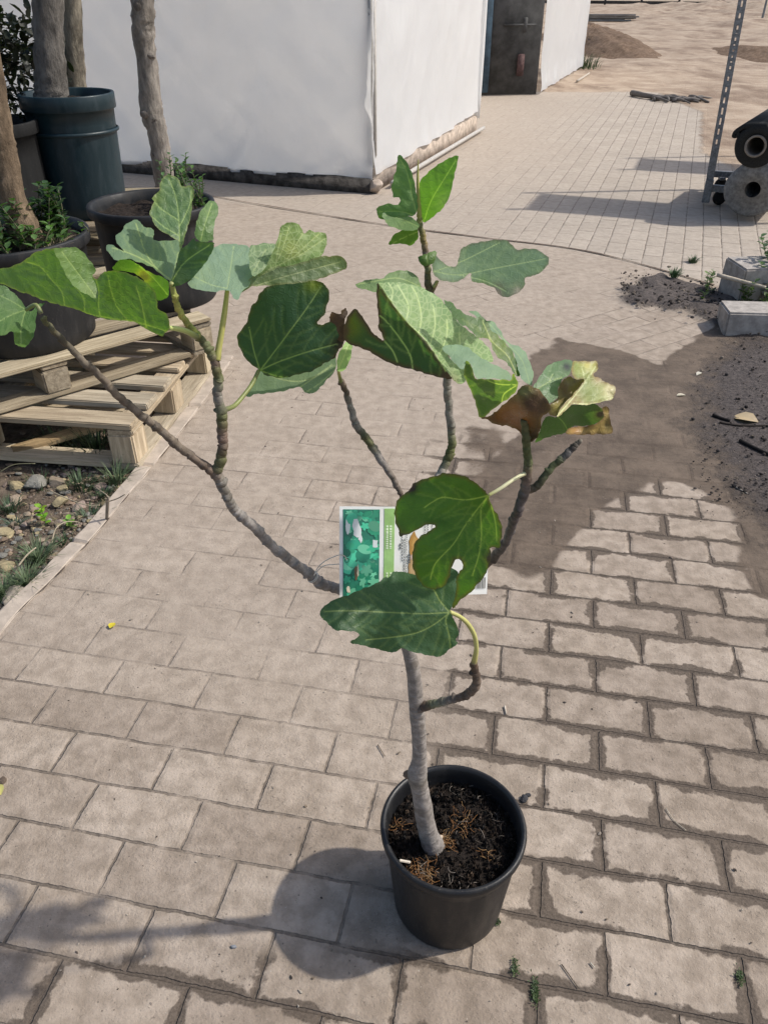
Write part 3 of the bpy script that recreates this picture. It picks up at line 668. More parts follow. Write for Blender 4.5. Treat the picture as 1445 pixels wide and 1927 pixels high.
# ------------------------------------------------------------------ plastic covered shed
SH_C = Vector((-.094, 7.079, 0)); SH_L = Vector((-2.46, .947, 0)).normalized(); SH_R = Vector((1.184, 3.281, 0)).normalized()
def sheet_panel(name, parent, o, du, L, h0, h1, z0a, z0b, n, amp, seed, mat='sheet', thick=.004, fold=True):
    """hanging sheet from o along du over L; top height h0->h1; ragged bottom edge z0a->z0b"""
    nu = max(4, int(L/.05)); nv = 40; V = []
    nr = Vector(n)
    for j in range(nv+1):
        for i in range(nu+1):
            u = i/nu*L; a = i/nu; zb = z0a+(z0b-z0a)*a+.03*(float(vnoise(np.array([u]), np.array([seed*3.3]), 4, seed)[0])-.5)
            t = (j/nv)**1.5; z = zb+(h0+(h1-h0)*a-zb)*t
            V.append(((o+du*u).x, (o+du*u).y, z, u, 1-t))
    A = np.array(V); uu, zz = A[:, 3], A[:, 2]
    d = amp*(fbm(uu*1.0+zz*.9, zz*.35-uu*.25, 2.2, 4, seed)-.5)+amp*.5*(fbm(uu-zz*.8, zz*.5, 4, 3, seed+5)-.5)
    low = np.exp(-((zz-.12)/.16)**2); d += low*(.05*np.abs(np.sin(uu*7+2*fbm(uu, zz, 3, 2, seed)))*fbm(uu, zz, 2.5, 3, seed+2)+.012)
    XY = A[:, :3].copy(); XY[:, 0] += nr.x*d; XY[:, 1] += nr.y*d
    Fc = [(j*(nu+1)+i, j*(nu+1)+i+1, (j+1)*(nu+1)+i+1, (j+1)*(nu+1)+i) for j in range(nv) for i in range(nu)]
    ob = mesh_obj(name, XY.tolist(), Fc, M[mat], parent)
    return ob
def build_shed():
    t = thing('plastic_shed', SH_C, 'shed clad in wrinkled white plastic sheeting with a dark doorway', 'shed')
    nF = Vector((SH_L.y, -SH_L.x, 0)); nF = -nF if nF.y > 0 else nF
    nR = Vector((SH_R.y, -SH_R.x, 0)); nR = -nR if nR.x < 0 else nR
    LF, H0, H1 = 7.5, 1.62, 2.5
    sheet_panel('front_sheet', t, SH_C, SH_L, LF, H0, H0, .085, .10, nF, .11, 3)
    LR = 3.53                                                  # up to the doorway
    sheet_panel('side_sheet', t, SH_C+nR*.0, SH_R, LR, H0, 2.3, .14, .22, nR, .05, 8)
    D0 = Vector((2.446, 14.08, 0)); LE = (Vector((3.9, 18.7, 0))-D0).length
    sheet_panel('end_sheet', t, D0, SH_R, LE, H1, H1, .04, .05, nR, .05, 12)
    # plinth courses
    mb = MB(); a = math.atan2(SH_L.y, SH_L.x)
    box(mb, SH_C+SH_L*(LF/2)-nF*.02+Vector((0, 0, .055)), (LF, .12, .13), rotz(a), bev=.01); mb.build('front_plinth', M['plinth'], t)
    mb = MB(); a = math.atan2(SH_R.y, SH_R.x)
    box(mb, SH_C+SH_R*(LR/2)-nR*.05+Vector((0, 0, .08)), (LR-.02, .12, .19), rotz(a), bev=.01); mb.build('side_plinth', M['plinthlight'], t)
    mb = MB(); tube(mb, [SH_C+SH_R*s+nR*.10+Vector((0, 0, .05)) for s in (.2, 1.2, 2.3, 3.5)], [.020]*4, None, 10, 4); mb.build('base_pipe', M['pipe'], t)
    mb = MB(); V, Fc = rock(.085, 41, .8); mb.add([Vector(v)+SH_C+nR*.03+nF*.02+Vector((0, 0, .06)) for v in V], Fc, PNK); mb.build('corner_footing', M['plinthlight'], t, smooth=False)
    # corner batten under the sheet, doorway posts
    mb = MB(); box(mb, SH_C+Vector((.0, .05, .9)), (.06, .06, 1.4), rotz(a), bev=.012); mb.build('corner_post', M['pipe'], t)
    e = SH_C+SH_R*LR
    mb = MB(); tube(mb, [e+Vector((0, 0, .15)), e+Vector((.01, 0, 1.2)), e+Vector((0, 0, 2.3))], [.035]*3, None, 10, 3, .06); mb.build('door_post', M['sheet'], t)
    mb = MB(); tube(mb, [Vector((3.9, 18.7, 0)), Vector((3.9, 18.7, 2.6))], [.07]*2, None, 10, 2); mb.build('gutter_pipe', M['steel'], t)
    # panel standing back in the opening, its dark grey stands for the unlit interior
    dm = mat_simple('dark_interior', (.060, .060, .060), .75, .3, 6, .35, .2, .01)
    db = mat_simple('door_blue', (.05, .085, .12), .7, .3, 8, .3, .2, .01)
    L0 = Vector((1.15, 13.85, 0)); L1 = Vector((2.42, 14.06, 0)); dd = (L1-L0).normalized(); nn = Vector((-dd.y, dd.x, 0))
    mb = MB(); box(mb, (L0+L1)/2+Vector((0, 0, 1.25))+nn*.05, ((L1-L0).length, .06, 2.48), rotz(math.atan2(dd.y, dd.x)), bev=.005); doorway_panel = mb.build('doorway_panel', dm, t)
    mb = MB(); box(mb, L0+dd*.36-nn*.01+Vector((0, 0, 1.2)), (.24, .05, 2.3), rotz(math.atan2(dd.y, dd.x)), bev=.01); mb.build('door_stile', db, doorway_panel)
    mb = MB(); box(mb, L0+dd*.92-nn*.012+Vector((0, 0, .95)), (.5, .02, .03), rotz(math.atan2(dd.y, dd.x)), bev=.003)
    box(mb, L0+dd*1.0-nn*.012+Vector((0, 0, .95)), (.07, .03, .2), rotz(math.atan2(dd.y, dd.x)), bev=.01); mb.build('door_bar', dm, doorway_panel)
    pk = mat_simple('pink_patch', (.10, .06, .058), .8, .2, 20, .3); mb = MB(); box(mb, L0+dd*.98-nn*.01+Vector((0, 0, .42)), (.11, .03, .3), rotz(math.atan2(dd.y, dd.x)), bev=.01); mb.build('notice', pk, doorway_panel)
    # lintel and roof
    rm = M['sheet']
    A0 = SH_C+Vector((0, 0, H0)); B0 = SH_C+SH_L*LF+Vector((0, 0, H0)); fw = SH_R*3.53
    A1 = A0+fw+Vector((0, 0, .7)); B1 = B0+fw+Vector((0, 0, .7)); A2 = Vector((3.9, 18.7, 2.55)); B2 = A2+SH_L*LF
    mesh_obj('roof', [A0, B0, B1, A1, A2, B2], [(0, 1, 2, 3), (3, 2, 5, 4)], rm, t, smooth=False)
    return t
build_shed()

# ------------------------------------------------------------------ wooden pallets
WCOL = [(.43, .37, .275), (.38, .33, .255), (.47, .41, .30), (.35, .31, .245), (.41, .345, .255)]
def make_pallet(name, label, loc, rz, L=1.25, D=.92, H=.19, group='wooden pallets under the potted trees', tone=1., dark=None):
    """local frame: x along deck boards (0..-L), y depth (0..D); origin = front right bottom corner"""
    t = thing(name, loc, label, 'pallet', group, rz); sd = hash(label) % 97
    th = H*.125; bh = H-3*th; rr = random.Random(len(label))
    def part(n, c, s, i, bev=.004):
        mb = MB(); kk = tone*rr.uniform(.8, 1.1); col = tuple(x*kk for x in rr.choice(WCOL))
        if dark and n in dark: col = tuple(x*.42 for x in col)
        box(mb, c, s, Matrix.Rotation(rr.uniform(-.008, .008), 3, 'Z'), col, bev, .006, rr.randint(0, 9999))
        mb.build(n, M['wood'], t, smooth=False, world=False)
    for i in range(6):
        y = .05+i*(D-.10)/5; part('deck_board', (-L/2, y, H-th/2), (L, .105 if i not in (2, 3) else .085, th), i)
    for x in (-.05, -L/2, -L+.05):
        part('stringer', (x, D/2, H-th*1.5-.001), (.10, D-.004, th-.002), 0)
        for y in (.055, D/2, D-.055): part('block', (x, y, th+bh/2), (.098, .11, bh-.003), 0, .006)
    for y in (.05, D/2, D-.05): part('bottom_board', (-L/2, y, th/2), (L-.22, .10, th-.001), 0)
    for x in (-.05, -L+.05): part('base_rail', (x, D/2, th/2), (.102, D-.006, th), 0)
    return t
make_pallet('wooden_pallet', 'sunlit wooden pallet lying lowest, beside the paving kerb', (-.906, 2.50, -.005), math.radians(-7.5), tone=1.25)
P2A = math.radians(41.5)
# upper pallet: long side facing the camera, running up to the right
make_pallet('wooden_pallet', 'upper wooden pallet set crosswise on the lowest one, carrying the pots', (-.72, 3.17, .19), P2A, L=1.35, D=.95, H=.15, tone=.95)
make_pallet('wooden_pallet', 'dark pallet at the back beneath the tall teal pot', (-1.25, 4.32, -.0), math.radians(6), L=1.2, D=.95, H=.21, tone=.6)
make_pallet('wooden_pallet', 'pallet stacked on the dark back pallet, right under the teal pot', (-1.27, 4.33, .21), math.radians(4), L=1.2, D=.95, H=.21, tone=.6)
def plank(a, b, w, h, col, label, seed):
    a, b = Vector(a), Vector(b); d = (b-a); mb = MB(); R = d.to_track_quat('X', 'Z').to_matrix()
    box(mb, (0, 0, 0), (d.length, w, h), R, col, .003, .004, seed); o = mb.build('wood_scrap', M['wood'], smooth=False); o.location = (a+b)/2
    tag(o, label, 'plank', 'loose planks on the soil')
plank((-1.42, 2.62, .01), (-1.12, 2.78, .04), .06, .022, (.42, .31, .18), 'broken slat lying in the grass inside the lowest pallet', 3)

# ------------------------------------------------------------------ pots
def pot_shell(mb, c, R, h, taper=.82, rim=.012, lip=.03, wall=.006, ridge=True):
    rb = R*taper
    pr = [(.001, 0), (rb*.97, 0), (rb, .008)]
    n = 8
    for i in range(1, n+1): t = i/n; pr.append((rb+(R-rim-rb)*t, .008+(h-lip-.008)*t))
    pr += [(R-rim*.2, h-lip+.001), (R, h-lip+.006), (R+.001, h-.005), (R-.002, h), (R-rim*.75, h), (R-rim-wall*.5, h-.006), (R-rim-wall, h-lip)]
    pr += [(rb+(R-rim-rb)*.4-wall, h*.4), (.001, h*.4)]
    lathe(mb, pr, c)
def soil_disc(c, R, amp, seed, mat, parent, n=26, dome=0):
    V = []; Fc = []; seg = 64
    for i in range(n+1):
        r = R*i/n
        for k in range(seg):
            a = 2*math.pi*k/seg; x, y = r*math.cos(a), r*math.sin(a)
            z = amp*(float(0)); V.append([c[0]+x, c[1]+y, c[2]])
    A = np.array(V); s = 1/R
    A[:, 2] += amp*((fbm(A[:, 0], A[:, 1], 5*s, 5, seed)-.5)*2+.6*(vnoise(A[:, 0], A[:, 1], 16*s, seed+3)-.5)+.5*(vnoise(A[:, 0], A[:, 1], 33*s, seed+4)-.5)) + dome*(1-(np.hypot(A[:, 0]-c[0], A[:, 1]-c[1])/R)**2)
    for i in range(n):
        for k in range(seg): Fc.append((i*seg+k, i*seg+(k+1) % seg, (i+1)*seg+(k+1) % seg, (i+1)*seg+k))
    return mesh_obj('soil', A.tolist(), Fc, mat, parent)
def old_trunk(t, pts, radii, col, seed, name='trunk', seg=18):
    mb = MB(); tube(mb, pts, radii, [col]*len(pts), seg, 8, .10, seed=seed); return mb.build(name, M['oldbark'], t)
def crown(t, c, R, n, seed, L=.07, W=.014, col=(.05, .075, .035), name='crown'):
    mb = MB(); rr = random.Random(seed)
    cl = [Vector((rr.gauss(0, .55), rr.gauss(0, .55), rr.gauss(0, .45))) for _ in range(max(6, n//40))]
    for i in range(n):
        q = rr.choice(cl)+Vector((rr.gauss(0, .16), rr.gauss(0, .16), rr.gauss(0, .16)))
        p = Vector(c)+Vector((q.x*R[0], q.y*R[1], q.z*R[2])); d = Vector((rr.gauss(0, 1), rr.gauss(0, 1), rr.gauss(-.1, .8)))
        k = rr.uniform(.6, 1.4); smallleaf(mb, p, d, (rr.random()-.5, rr.random()-.5, 1), L*rr.uniform(.6, 1.2), W, tuple(x*k for x in col))
    return leaf_build(mb, name, t)
def shoots(mb, st, base, n, h, spread, seed, col, L=.035, W=.008):
    rr = random.Random(seed)
    for i in range(n):
        a = rr.uniform(0, 6.28); d = Vector((math.cos(a)*rr.random()*spread, math.sin(a)*rr.random()*spread, 1)); hh = h*rr.uniform(.5, 1.1)
        b = Vector(base)+Vector((rr.gauss(0, spread*.12), rr.gauss(0, spread*.12), 0)); tip = b+d*hh
        tube(st, [b, (b+tip)/2+Vector((rr.gauss(0, .01), rr.gauss(0, .01), 0)), tip], [.003, .0025, .0015], [(.10, .10, .05)]*3, 5, 3)
        m = int(hh/.011)
        for j in range(m):
            t = (j+1)/m; p = b+(tip-b)*t; aa = j*2.4+i
            dd = Vector((math.cos(aa), math.sin(aa), .7)); k = rr.uniform(.6, 1.35)*(1+.5*(t > .85))
            smallleaf(mb, p, dd, (0, 0, 1), L*rr.uniform(.7, 1.1)*(1-.3*t), W, tuple(x*k for x in col))
GREYB = (.165, .155, .145)
# left front pot: dark, with a cut trunk and fresh box-like shoots
p = Vector((-1.405, 2.97, .342)); t = thing('potted_tree', p, 'dark pot at the left edge with a stout trunk ringed by fresh leafy shoots', 'potted tree', 'potted trees standing on pallets')
mb = MB(); pot_shell(mb, p, .305, .39, .84, .02, .045); mb.build('pot', M['potdark'], t)
soil_disc((p.x, p.y, p.z+.36), .275, .012, 4, M['compost'], t)
tb = P(40, 436, 2.92); tb.z = p.z+.36
old_trunk(t, [tb+Vector((.02, .02, -.01)), P(28, 385, 2.94), P(12, 300, 2.95), P(0, 235, 2.96), P(-40, 0, 3.0), P(-80, -300, 3.05)], [.07, .046, .042, .040, .04, .035], (.22, .165, .115), 3)
mb = MB(); st = MB()
for (dx, dy, n, h, sp, sd_, cc) in ((.05, .05, 20, .15, .45, 5, (.030, .062, .022)), (.05, -.03, 18, .075, .6, 6, (.055, .105, .035)), (-.06, -.04, 20, .12, .5, 7, (.05, .10, .032)), (.03, .12, 14, .19, .4, 8, (.022, .045, .018))):
    st = MB(); shoots(mb, st, tb+Vector((dx, dy, 0)), n, h, sp, sd_, cc, .05, .012); st.build('stem', M['petiole'], t)
leaf_build(mb, 'foliage', t)
mb = MB(); blades(mb, (tb.x+.11, tb.y-.05, tb.z), 90, .05, .07, (.33, .28, .18), 3, .0015, 1.6); mb.build('dry_grass', M['grass'], t, smooth=False)
crown(t, tb+Vector((-.1, .0, 1.75)), (.8, .8, .6), 500, 12)
# middle pot: near the pallet corner
p = Vector((-.965, 3.42, .342)); t = thing('potted_tree', p, 'charcoal pot on the upper pallet corner, half hidden by fig leaves', 'potted tree', 'potted trees standing on pallets')
mb = MB(); pot_shell(mb, p, .258, .40, .86, .02, .04); mb.build('pot', M['potdark'], t)
soil_disc((p.x, p.y, p.z+.355), .232, .016, 9, M['compost'], t)
mb = MB(); st = MB(); shoots(mb, st, p+Vector((.17, .05, .37)), 9, .17, .35, 15, (.05, .10, .03)); st.build('stem', M['petiole'], t); st = MB(); shoots(mb, st, p+Vector((.08, .12, .37)), 6, .2, .35, 16, (.05, .10, .04)); leaf_build(mb, 'foliage', t); st.build('stem', M['petiole'], t)
# tall teal pot with big trunk
Yt = 4.62; c = P(127, 185, Yt); p = Vector((c.x, Yt, .42)); Rt = .240
t = thing('potted_tree', p, 'tall teal plastic pot holding the thickest bare grey trunk', 'potted tree', 'potted trees standing on pallets')
mb = MB(); pot_shell(mb, p, Rt, .60, .86, .014, .075)
mb.build('pot', M['potteal'], t)
mb = MB(); lathe(mb, [(Rt*.955, .0), (Rt*.965+.004, .004), (Rt*.965+.004, .014), (Rt*.955, .018)], (p.x, p.y, p.z+.415)); mb.build('rim_band', M['potteal'], t)
soil_disc((p.x, p.y, p.z+.555), Rt-.022, .012, 5, M['compost'], t)
b = P(97, 182, Yt-.03); tp = P(88, -60, Yt-.03); up = (tp-b).normalized()
old_trunk(t, [b-up*.06, b, b+up*.12, b+up*.4, b+up*.8, b+up*1.4], [.098, .084, .076, .073, .071, .066], GREYB, 5, seg=22)
crown(t, b+Vector((-.1, .1, 1.5)), (1.0, 1.0, .6), 1100, 13)
# slim trunk behind the teal pot
Y2 = 5.7; b = P(146, 200, Y2); tp = P(131, -30, Y2); d = (tp-b).normalized(); g0 = b-d*(b.z/d.z)
t = thing('slim_tree', g0, 'slim pale-based trunk standing right behind the teal pot', 'tree', 'trees standing before the plastic shed')
old_trunk(t, [g0, g0+d*.5, b, b+d*.3, b+d*.7, b+d*1.4], [.085, .075, .066, .062, .064, .06], (.27, .245, .20), 8)
crown(t, b+d*1.5, (.8, .8, .5), 500, 14)
# bare trunk in front of the sheet
Y3 = 6.25; b = P(309, 335, Y3); tp = P(271, 0, Y3); d = (tp-b).normalized(); g0 = b-d*(b.z/d.z)
t = thing('bare_tree', g0, 'bare knotty trunk standing alone in front of the white sheeting', 'tree', 'trees standing before the plastic shed')
old_trunk(t, [g0, b, P(297, 250, Y3), P(286, 212, Y3), P(279, 130, Y3), P(270, 60, Y3), P(269, 10, Y3), P(262, -120, Y3), P(255, -330, Y3)], [.085, .075, .070, .078, .068, .075, .078, .07, .06], (.31, .285, .26), 9)
for (kx, ky, r, sd) in ((275, 215, .055, 1), (292, 226, .04, 2), (262, 12, .05, 3), (294, 290, .03, 4), (283, 106, .03, 5)):
    V, Fc = rock(r, 60+sd, .9); cc = P(kx, ky, Y3-.045); mb = MB(); mb.add([Vector(v)+cc for v in V], Fc, (.20, .18, .165)); mb.build('knot', M['oldbark'], t)
crown(t, P(255, -330, Y3), (.9, .9, .5), 700, 15)
# low pot at the back
Y4 = 5.45; p = G(222, 366, .33); p = Vector((p.x, p.y, 0)); t = thing('low_pot', p, 'low weathered pot of soil behind the teal pot, before the shed', 'pot')
mb = MB(); pot_shell(mb, p, .215, .33, .84, .02, .05); mb.build('pot_shell', M['potgrey'], t); soil_disc((p.x, p.y, .30), .19, .014, 2, M['compost'], t)
# dark pot and leafy tree at the far left
p = Vector((-2.35, 5.25, 0)); t = thing('potted_shrub', p, 'black pot in deep shade far left, before the sheeting, with a dark leafy shrub', 'potted shrub')
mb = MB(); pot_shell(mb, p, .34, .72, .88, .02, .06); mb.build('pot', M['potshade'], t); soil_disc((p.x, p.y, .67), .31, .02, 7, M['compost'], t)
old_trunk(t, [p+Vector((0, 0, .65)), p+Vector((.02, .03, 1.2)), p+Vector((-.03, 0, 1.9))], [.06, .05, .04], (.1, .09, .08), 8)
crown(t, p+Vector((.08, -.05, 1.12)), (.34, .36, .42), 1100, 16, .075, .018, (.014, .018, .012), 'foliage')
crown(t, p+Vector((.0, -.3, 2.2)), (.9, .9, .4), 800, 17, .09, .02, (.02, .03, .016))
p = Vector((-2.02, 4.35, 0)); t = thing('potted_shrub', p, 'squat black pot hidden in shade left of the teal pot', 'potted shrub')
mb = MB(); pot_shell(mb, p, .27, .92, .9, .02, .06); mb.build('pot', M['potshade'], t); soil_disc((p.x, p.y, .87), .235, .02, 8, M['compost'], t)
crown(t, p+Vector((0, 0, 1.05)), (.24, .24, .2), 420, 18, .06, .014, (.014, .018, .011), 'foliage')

# ------------------------------------------------------------------ far ground
def heap(name, pts, h, mat, label, seed, cat='soil heap'):
    c = G(*pts[0]); rx, ry = pts[1]; V = []; Fc = []; n, seg = 22, 48
    for i in range(n+1):
        for k in range(seg):
            a = 2*math.pi*k/seg; r = i/n; V.append((rx*r*math.cos(a), ry*r*math.sin(a), h*(1-r*r)**1.3-.02))
    A = np.array(V); A[:, 2] += h*.5*(fbm(A[:, 0]+seed, A[:, 1], 3, 5, seed)-.5)*(A[:, 2] > 0)
    for i in range(n):
        for k in range(seg): Fc.append((i*seg+k, i*seg+(k+1) % seg, (i+1)*seg+(k+1) % seg, (i+1)*seg+k))
    o = mesh_obj(name, A.tolist(), Fc, mat); o.location = (c.x, c.y, 0); tag(o, label, cat, 'soil heaps by the dirt track'); return o
heap('soil_heap', [(1108, 84), (1.25, 6.0)], .50, M['mound'], 'brown soil heap against the far end of the shed', 31)
heap('soil_heap', [(1420, 105), (1.1, 2.6)], .22, M['mound'], 'low brown soil heap right of the slotted steel upright', 32)
def far_weeds():
    t = G(1090, 128); mb = MB(); blades(mb, (0, 0, 0), 200, .30, .45, (.08, .12, .05), 44, .012, .8); o = mb.build('grass_tuft', M['grass'], smooth=False); o.location = t; tag(o, 'weedy grass clump at the foot of the far soil heap', 'grass tuft')
    t = G(1436, 46); mb = MB(); blades(mb, (0, 0, 0), 120, .35, .5, (.09, .17, .06), 45, .02, .8); o = mb.build('grass_tuft', M['grass'], smooth=False); o.location = t; tag(o, 'green clump far off by a thin post at the right edge', 'grass tuft')
far_weeds()
def far_fence():
    a = G(1085, 9); b = G(1520, 14); a.z = b.z = 0; t = thing('plank_fence', a, 'dark low plank fence closing off the dirt track far away', 'fence')
    d = b-a; ang = math.atan2(d.y, d.x); wm = mat_simple('fence_wood', (.07, .062, .055), .9, .2, 3, .4)
    for z in (.18, .5):
        mb = MB(); box(mb, a+d*.5+Vector((0, 0, z)), (d.length*1.6, .06, .2), rotz(ang), bev=.01); mb.build('rail', wm, t, smooth=False)
    for i in range(9):
        mb = MB(); box(mb, a+d*(i/6-.2)+Vector((0, .08, .45)), (.14, .14, .95), rotz(ang), bev=.01); mb.build('post', wm, t, smooth=False)
far_fence()
def plank_pile():
    c = G(1128, 40); t = thing('plank_pile', c, 'pile of weathered grey boards beyond the shed end', 'plank pile'); rr = random.Random(3)
    for i in range(7):
        mb = MB(); box(mb, c+Vector((rr.uniform(-.3, .3), rr.uniform(-.8, .8), .06+.07*(i//2))), (2.6+rr.uniform(-.4, .4), .2, .06), rotz(-.1+rr.uniform(-.12, .12)), (.30, .30, .30), .006, .01, i)
        mb.build('board', M['wood'], t, smooth=False)
plank_pile()
p = G(1430, 48); mb = MB(); tube(mb, [Vector((0, 0, 0)), Vector((.02, 0, .8)), Vector((0, 0, 2.0))], [.05, .045, .04], None, 8, 3, .05); o = mb.build('stake', M['steel']); o.location = p; tag(o, 'thin grey stake standing beside the far green clump', 'stake')
def dead_branch():
    mb = MB(); o0 = G(1190, 182); rr = random.Random(4)
    def seg(a, b, r):
        A = G(*a)-o0; B = G(*b)-o0; m = (A+B)/2+Vector((rr.uniform(-.1, .1), rr.uniform(-.1, .1), .05)); A.z = r; B.z = r
        tube(mb, [A, m, B], [r, r*.8, r*.5], [(.16, .145, .135)]*3, 7, 4, .1)
    seg((1188, 181), (1250, 190), .045)
    for i in range(16): x = rr.uniform(1215, 1300); seg((x, 188+rr.uniform(-2, 6)), (x+rr.uniform(25, 60), 189+rr.uniform(-3, 8)), rr.uniform(.015, .035))
    o = mb.build('fallen_branch', M['twig']); o.location = o0; tag(o, 'dead grey branch lying where paving meets the dirt track', 'branch')
dead_branch()
stick('twig', [(1085, 155), (1108, 140)], .02, (.5, .45, .38), 'pale stick lying by the shed end', 'stick')

# ------------------------------------------------------------------ nursery trolley and rolls
def slotted_upright(t, p, h, up=Vector((0, 0, 1)), w=.052, holes=True, yaw=0.0):
    """two perforated faces of an angle profile"""
    mb = MB(); pitch, hl = .075, .050; zs = [.32]
    R = rotz(yaw)
    def bar(x0, x1, z0, z1, side):
        c = ((x0+x1)/2, 0, (z0+z1)/2) if side == 0 else (0, (x0+x1)/2, (z0+z1)/2)
        s = (x1-x0, .006, z1-z0) if side == 0 else (.006, x1-x0, z1-z0)
        q = MB(); box(q, c, s, None, (1, 1, 1), 0); mb.add([p+R @ (Vector(v)+up*0+Vector(((up.x)*v[2], up.y*v[2], 0))) for v in q.v], q.f)
    for side in (0, 1):
        s0 = .0035 if side else 0
        if side: bar(s0, .022, .1, h, side); continue
        bar(s0, .018, .1, h, side); bar(w-.018, w, .1, h, side); bar(.018, w-.018, .1, .36, side)
        z = .36
        while z < h-.05: bar(.018, w-.018, z+hl, min(z+pitch, h), side); z += pitch
    return mb.build('upright', M['steel'], t, smooth=False)
def make_trolley():
    p0 = G(1320, 386); p0.z = 0
    YAW = math.radians(-20.5); RY = rotz(YAW)
    t = thing('plant_trolley', p0, 'galvanised nursery trolley with a slotted upright, loaded with rolls', 'trolley', 'nursery trolleys')
    L, D, zb = 1.35, .62, .13
    lean = Vector((-.035, 0, 0))
    for x, y in ((0, 0), (L, 0), (0, D), (L, D)):
        slotted_upright(t, p0+RY @ Vector((x, y, .0)), 1.75, lean if x == 0 else Vector((0, 0, 0)), yaw=YAW)
    def part(n, c, s, m='steel', bev=.004): mb = MB(); box(mb, p0+RY @ Vector(c), s, RY, (1, 1, 1), bev); return mb.build(n, M[m], t, smooth=False)
    part('base_rail', (L/2, 0.02, zb), (L, .035, .05)); part('base_rail', (L/2, D, zb), (L, .035, .05)); part('base_rail', (.02, D/2, zb), (.035, D, .05)); part('base_rail', (L, D/2, zb), (.035, D, .05))
    for q in (.35, .7, 1.05): part('cross_bar', (q, D/2, zb-.004), (.03, D-.04, .03), 'rubber')
    part('upright_socket', (.02, .0, .11), (.06, .06, .17))
    part('shadow_shelf', (L/2, D/2, 1.62), (L, D, .03), 'wood')  # sits above the view, added to cast a shadow on the paving
    for x, y in ((.12, .06), (L-.12, .06), (.12, D-.06), (L-.12, D-.06)):
        mb = MB(); c = p0+RY @ Vector((x, y, .055)); V = []
        lathe(mb, [(.001, -.018), (.035, -.018), (.052, -.014), (.055, 0), (.052, .014), (.035, .018), (.001, .018)], (0, 0, 0), 24)
        mb.v = [(c.x+v[0], c.y+v[2], c.z+v[1]) for v in mb.v]; w = mb.build('castor', M['rubber'], t)
        mb = MB(); box(mb, c+Vector((0, .0, .05)), (.05, .055, .02), None, (1, 1, 1), .004); mb.build('castor_plate', M['steel'], w, smooth=False)
    return t, p0
trolley, tp0 = make_trolley()
t2 = copy_tree(trolley); t2.location = (3.85, 8.25, 0); t2['label'] = 'unseen second nursery trolley, added beyond the right edge for its shadow'  # copy outside the view, added to throw a shadow across the far paving
def roll(name, c, R, r, L, mat, label, cat, axis, wob=.0, seed=1, flap=False, corem=None):
    """hollow roll: spiral edge, core tube, optional loose flap; axis is horizontal"""
    t = thing(name, c, label, cat); ax = Vector(axis).normalized(); sx = Vector((0, 0, 1)).cross(ax).normalized()*-1; up = Vector((0, 0, 1)); rr = random.Random(seed)
    seg = 72; mb = MB(); V = []
    pr = [(r, 0), (r, .0), (R*.9, -.004), (R, .012), (R, L*.5), (R, L-.01), (R*.95, L), (r, L), (r, L*.3)]
    ph = [rr.uniform(0, 6) for _ in range(5)]
    for i in range(seg):
        a = 2*math.pi*i/seg; k = 1+wob*sum(math.sin(a*(m+2)+ph[m])/(m+1.5) for m in range(5))
        for q, (rad, l) in enumerate(pr):
            kk = k if rad > r*1.5 else 1
            V.append(Vector(c)+ax*l+(sx*math.cos(a)+up*math.sin(a))*rad*kk)
    n = len(pr); Fc = [(i*n+j, ((i+1) % seg)*n+j, ((i+1) % seg)*n+(j+1) % n, i*n+(j+1) % n) for i in range(seg) for j in range(n)]
    mb.add(V, Fc); mb.build('wound_sheet', M[mat], t)
    if corem:
        mb = MB(); V = []; pc = [(r*.82, .006), (r*.82, L*.9), (r*1.02, L*.9), (r*1.02, -.012), (r*.82, -.012)]
        for i in range(48):
            a = 2*math.pi*i/48
            for rad, l in pc: V.append(Vector(c)+ax*l+(sx*math.cos(a)+up*math.sin(a))*rad)
        n = len(pc); mb.add(V, [(i*n+j, ((i+1) % 48)*n+j, ((i+1) % 48)*n+(j+1) % n, i*n+(j+1) % n) for i in range(48) for j in range(n)]); mb.build('core_tube', M[corem], t)
    if flap:
        mb = MB(); V = []; path = [(.2, R*1.0), (-.1, R*1.02), (-.45*R/.15, R*.98), (-.9*R/.15*.15/.15*.15, R*.9)]
        pts = catmull([(R*.3, R*1.0), (-R*.2, R*1.0), (-R*.75, R*.92), (-R*1.15, R*.62), (-R*1.2, R*.32), (-R*.98, R*.28), (-R*.85, R*.5)], 6)
        for x, z in pts:
            for l in (0, L*.5, L): V.append(Vector(c)+ax*l+sx*(-x)*-1*1+up*z if False else Vector(c)+ax*l+sx*x+up*z)
        m = len(pts); mb.add(V, [(3*i+j, 3*i+j+1, 3*i+j+4, 3*i+j+3) for i in range(m-1) for j in (0, 1)])
        o = mb.build('loose_flap', M[mat], t); md = o.modifiers.new('thickness', 'SOLIDIFY'); md.thickness = .03
    return t
c2 = P(1415, 357, 6.1); c1 = P(1421, 275, 6.1)
roll('felt_roll', c2, .195, .055, 1.0, 'greyroll', 'fat grey felt roll lying lowest on the trolley', 'roll', (.62, 1, 0), .035, 3, False, None)
roll('fabric_roll', c1, .145, .072, 1.2, 'fabric', 'black ground-cover fabric roll with a loose flap, on top of the grey roll', 'roll', (.62, 1, 0), .02, 5, True, 'core')

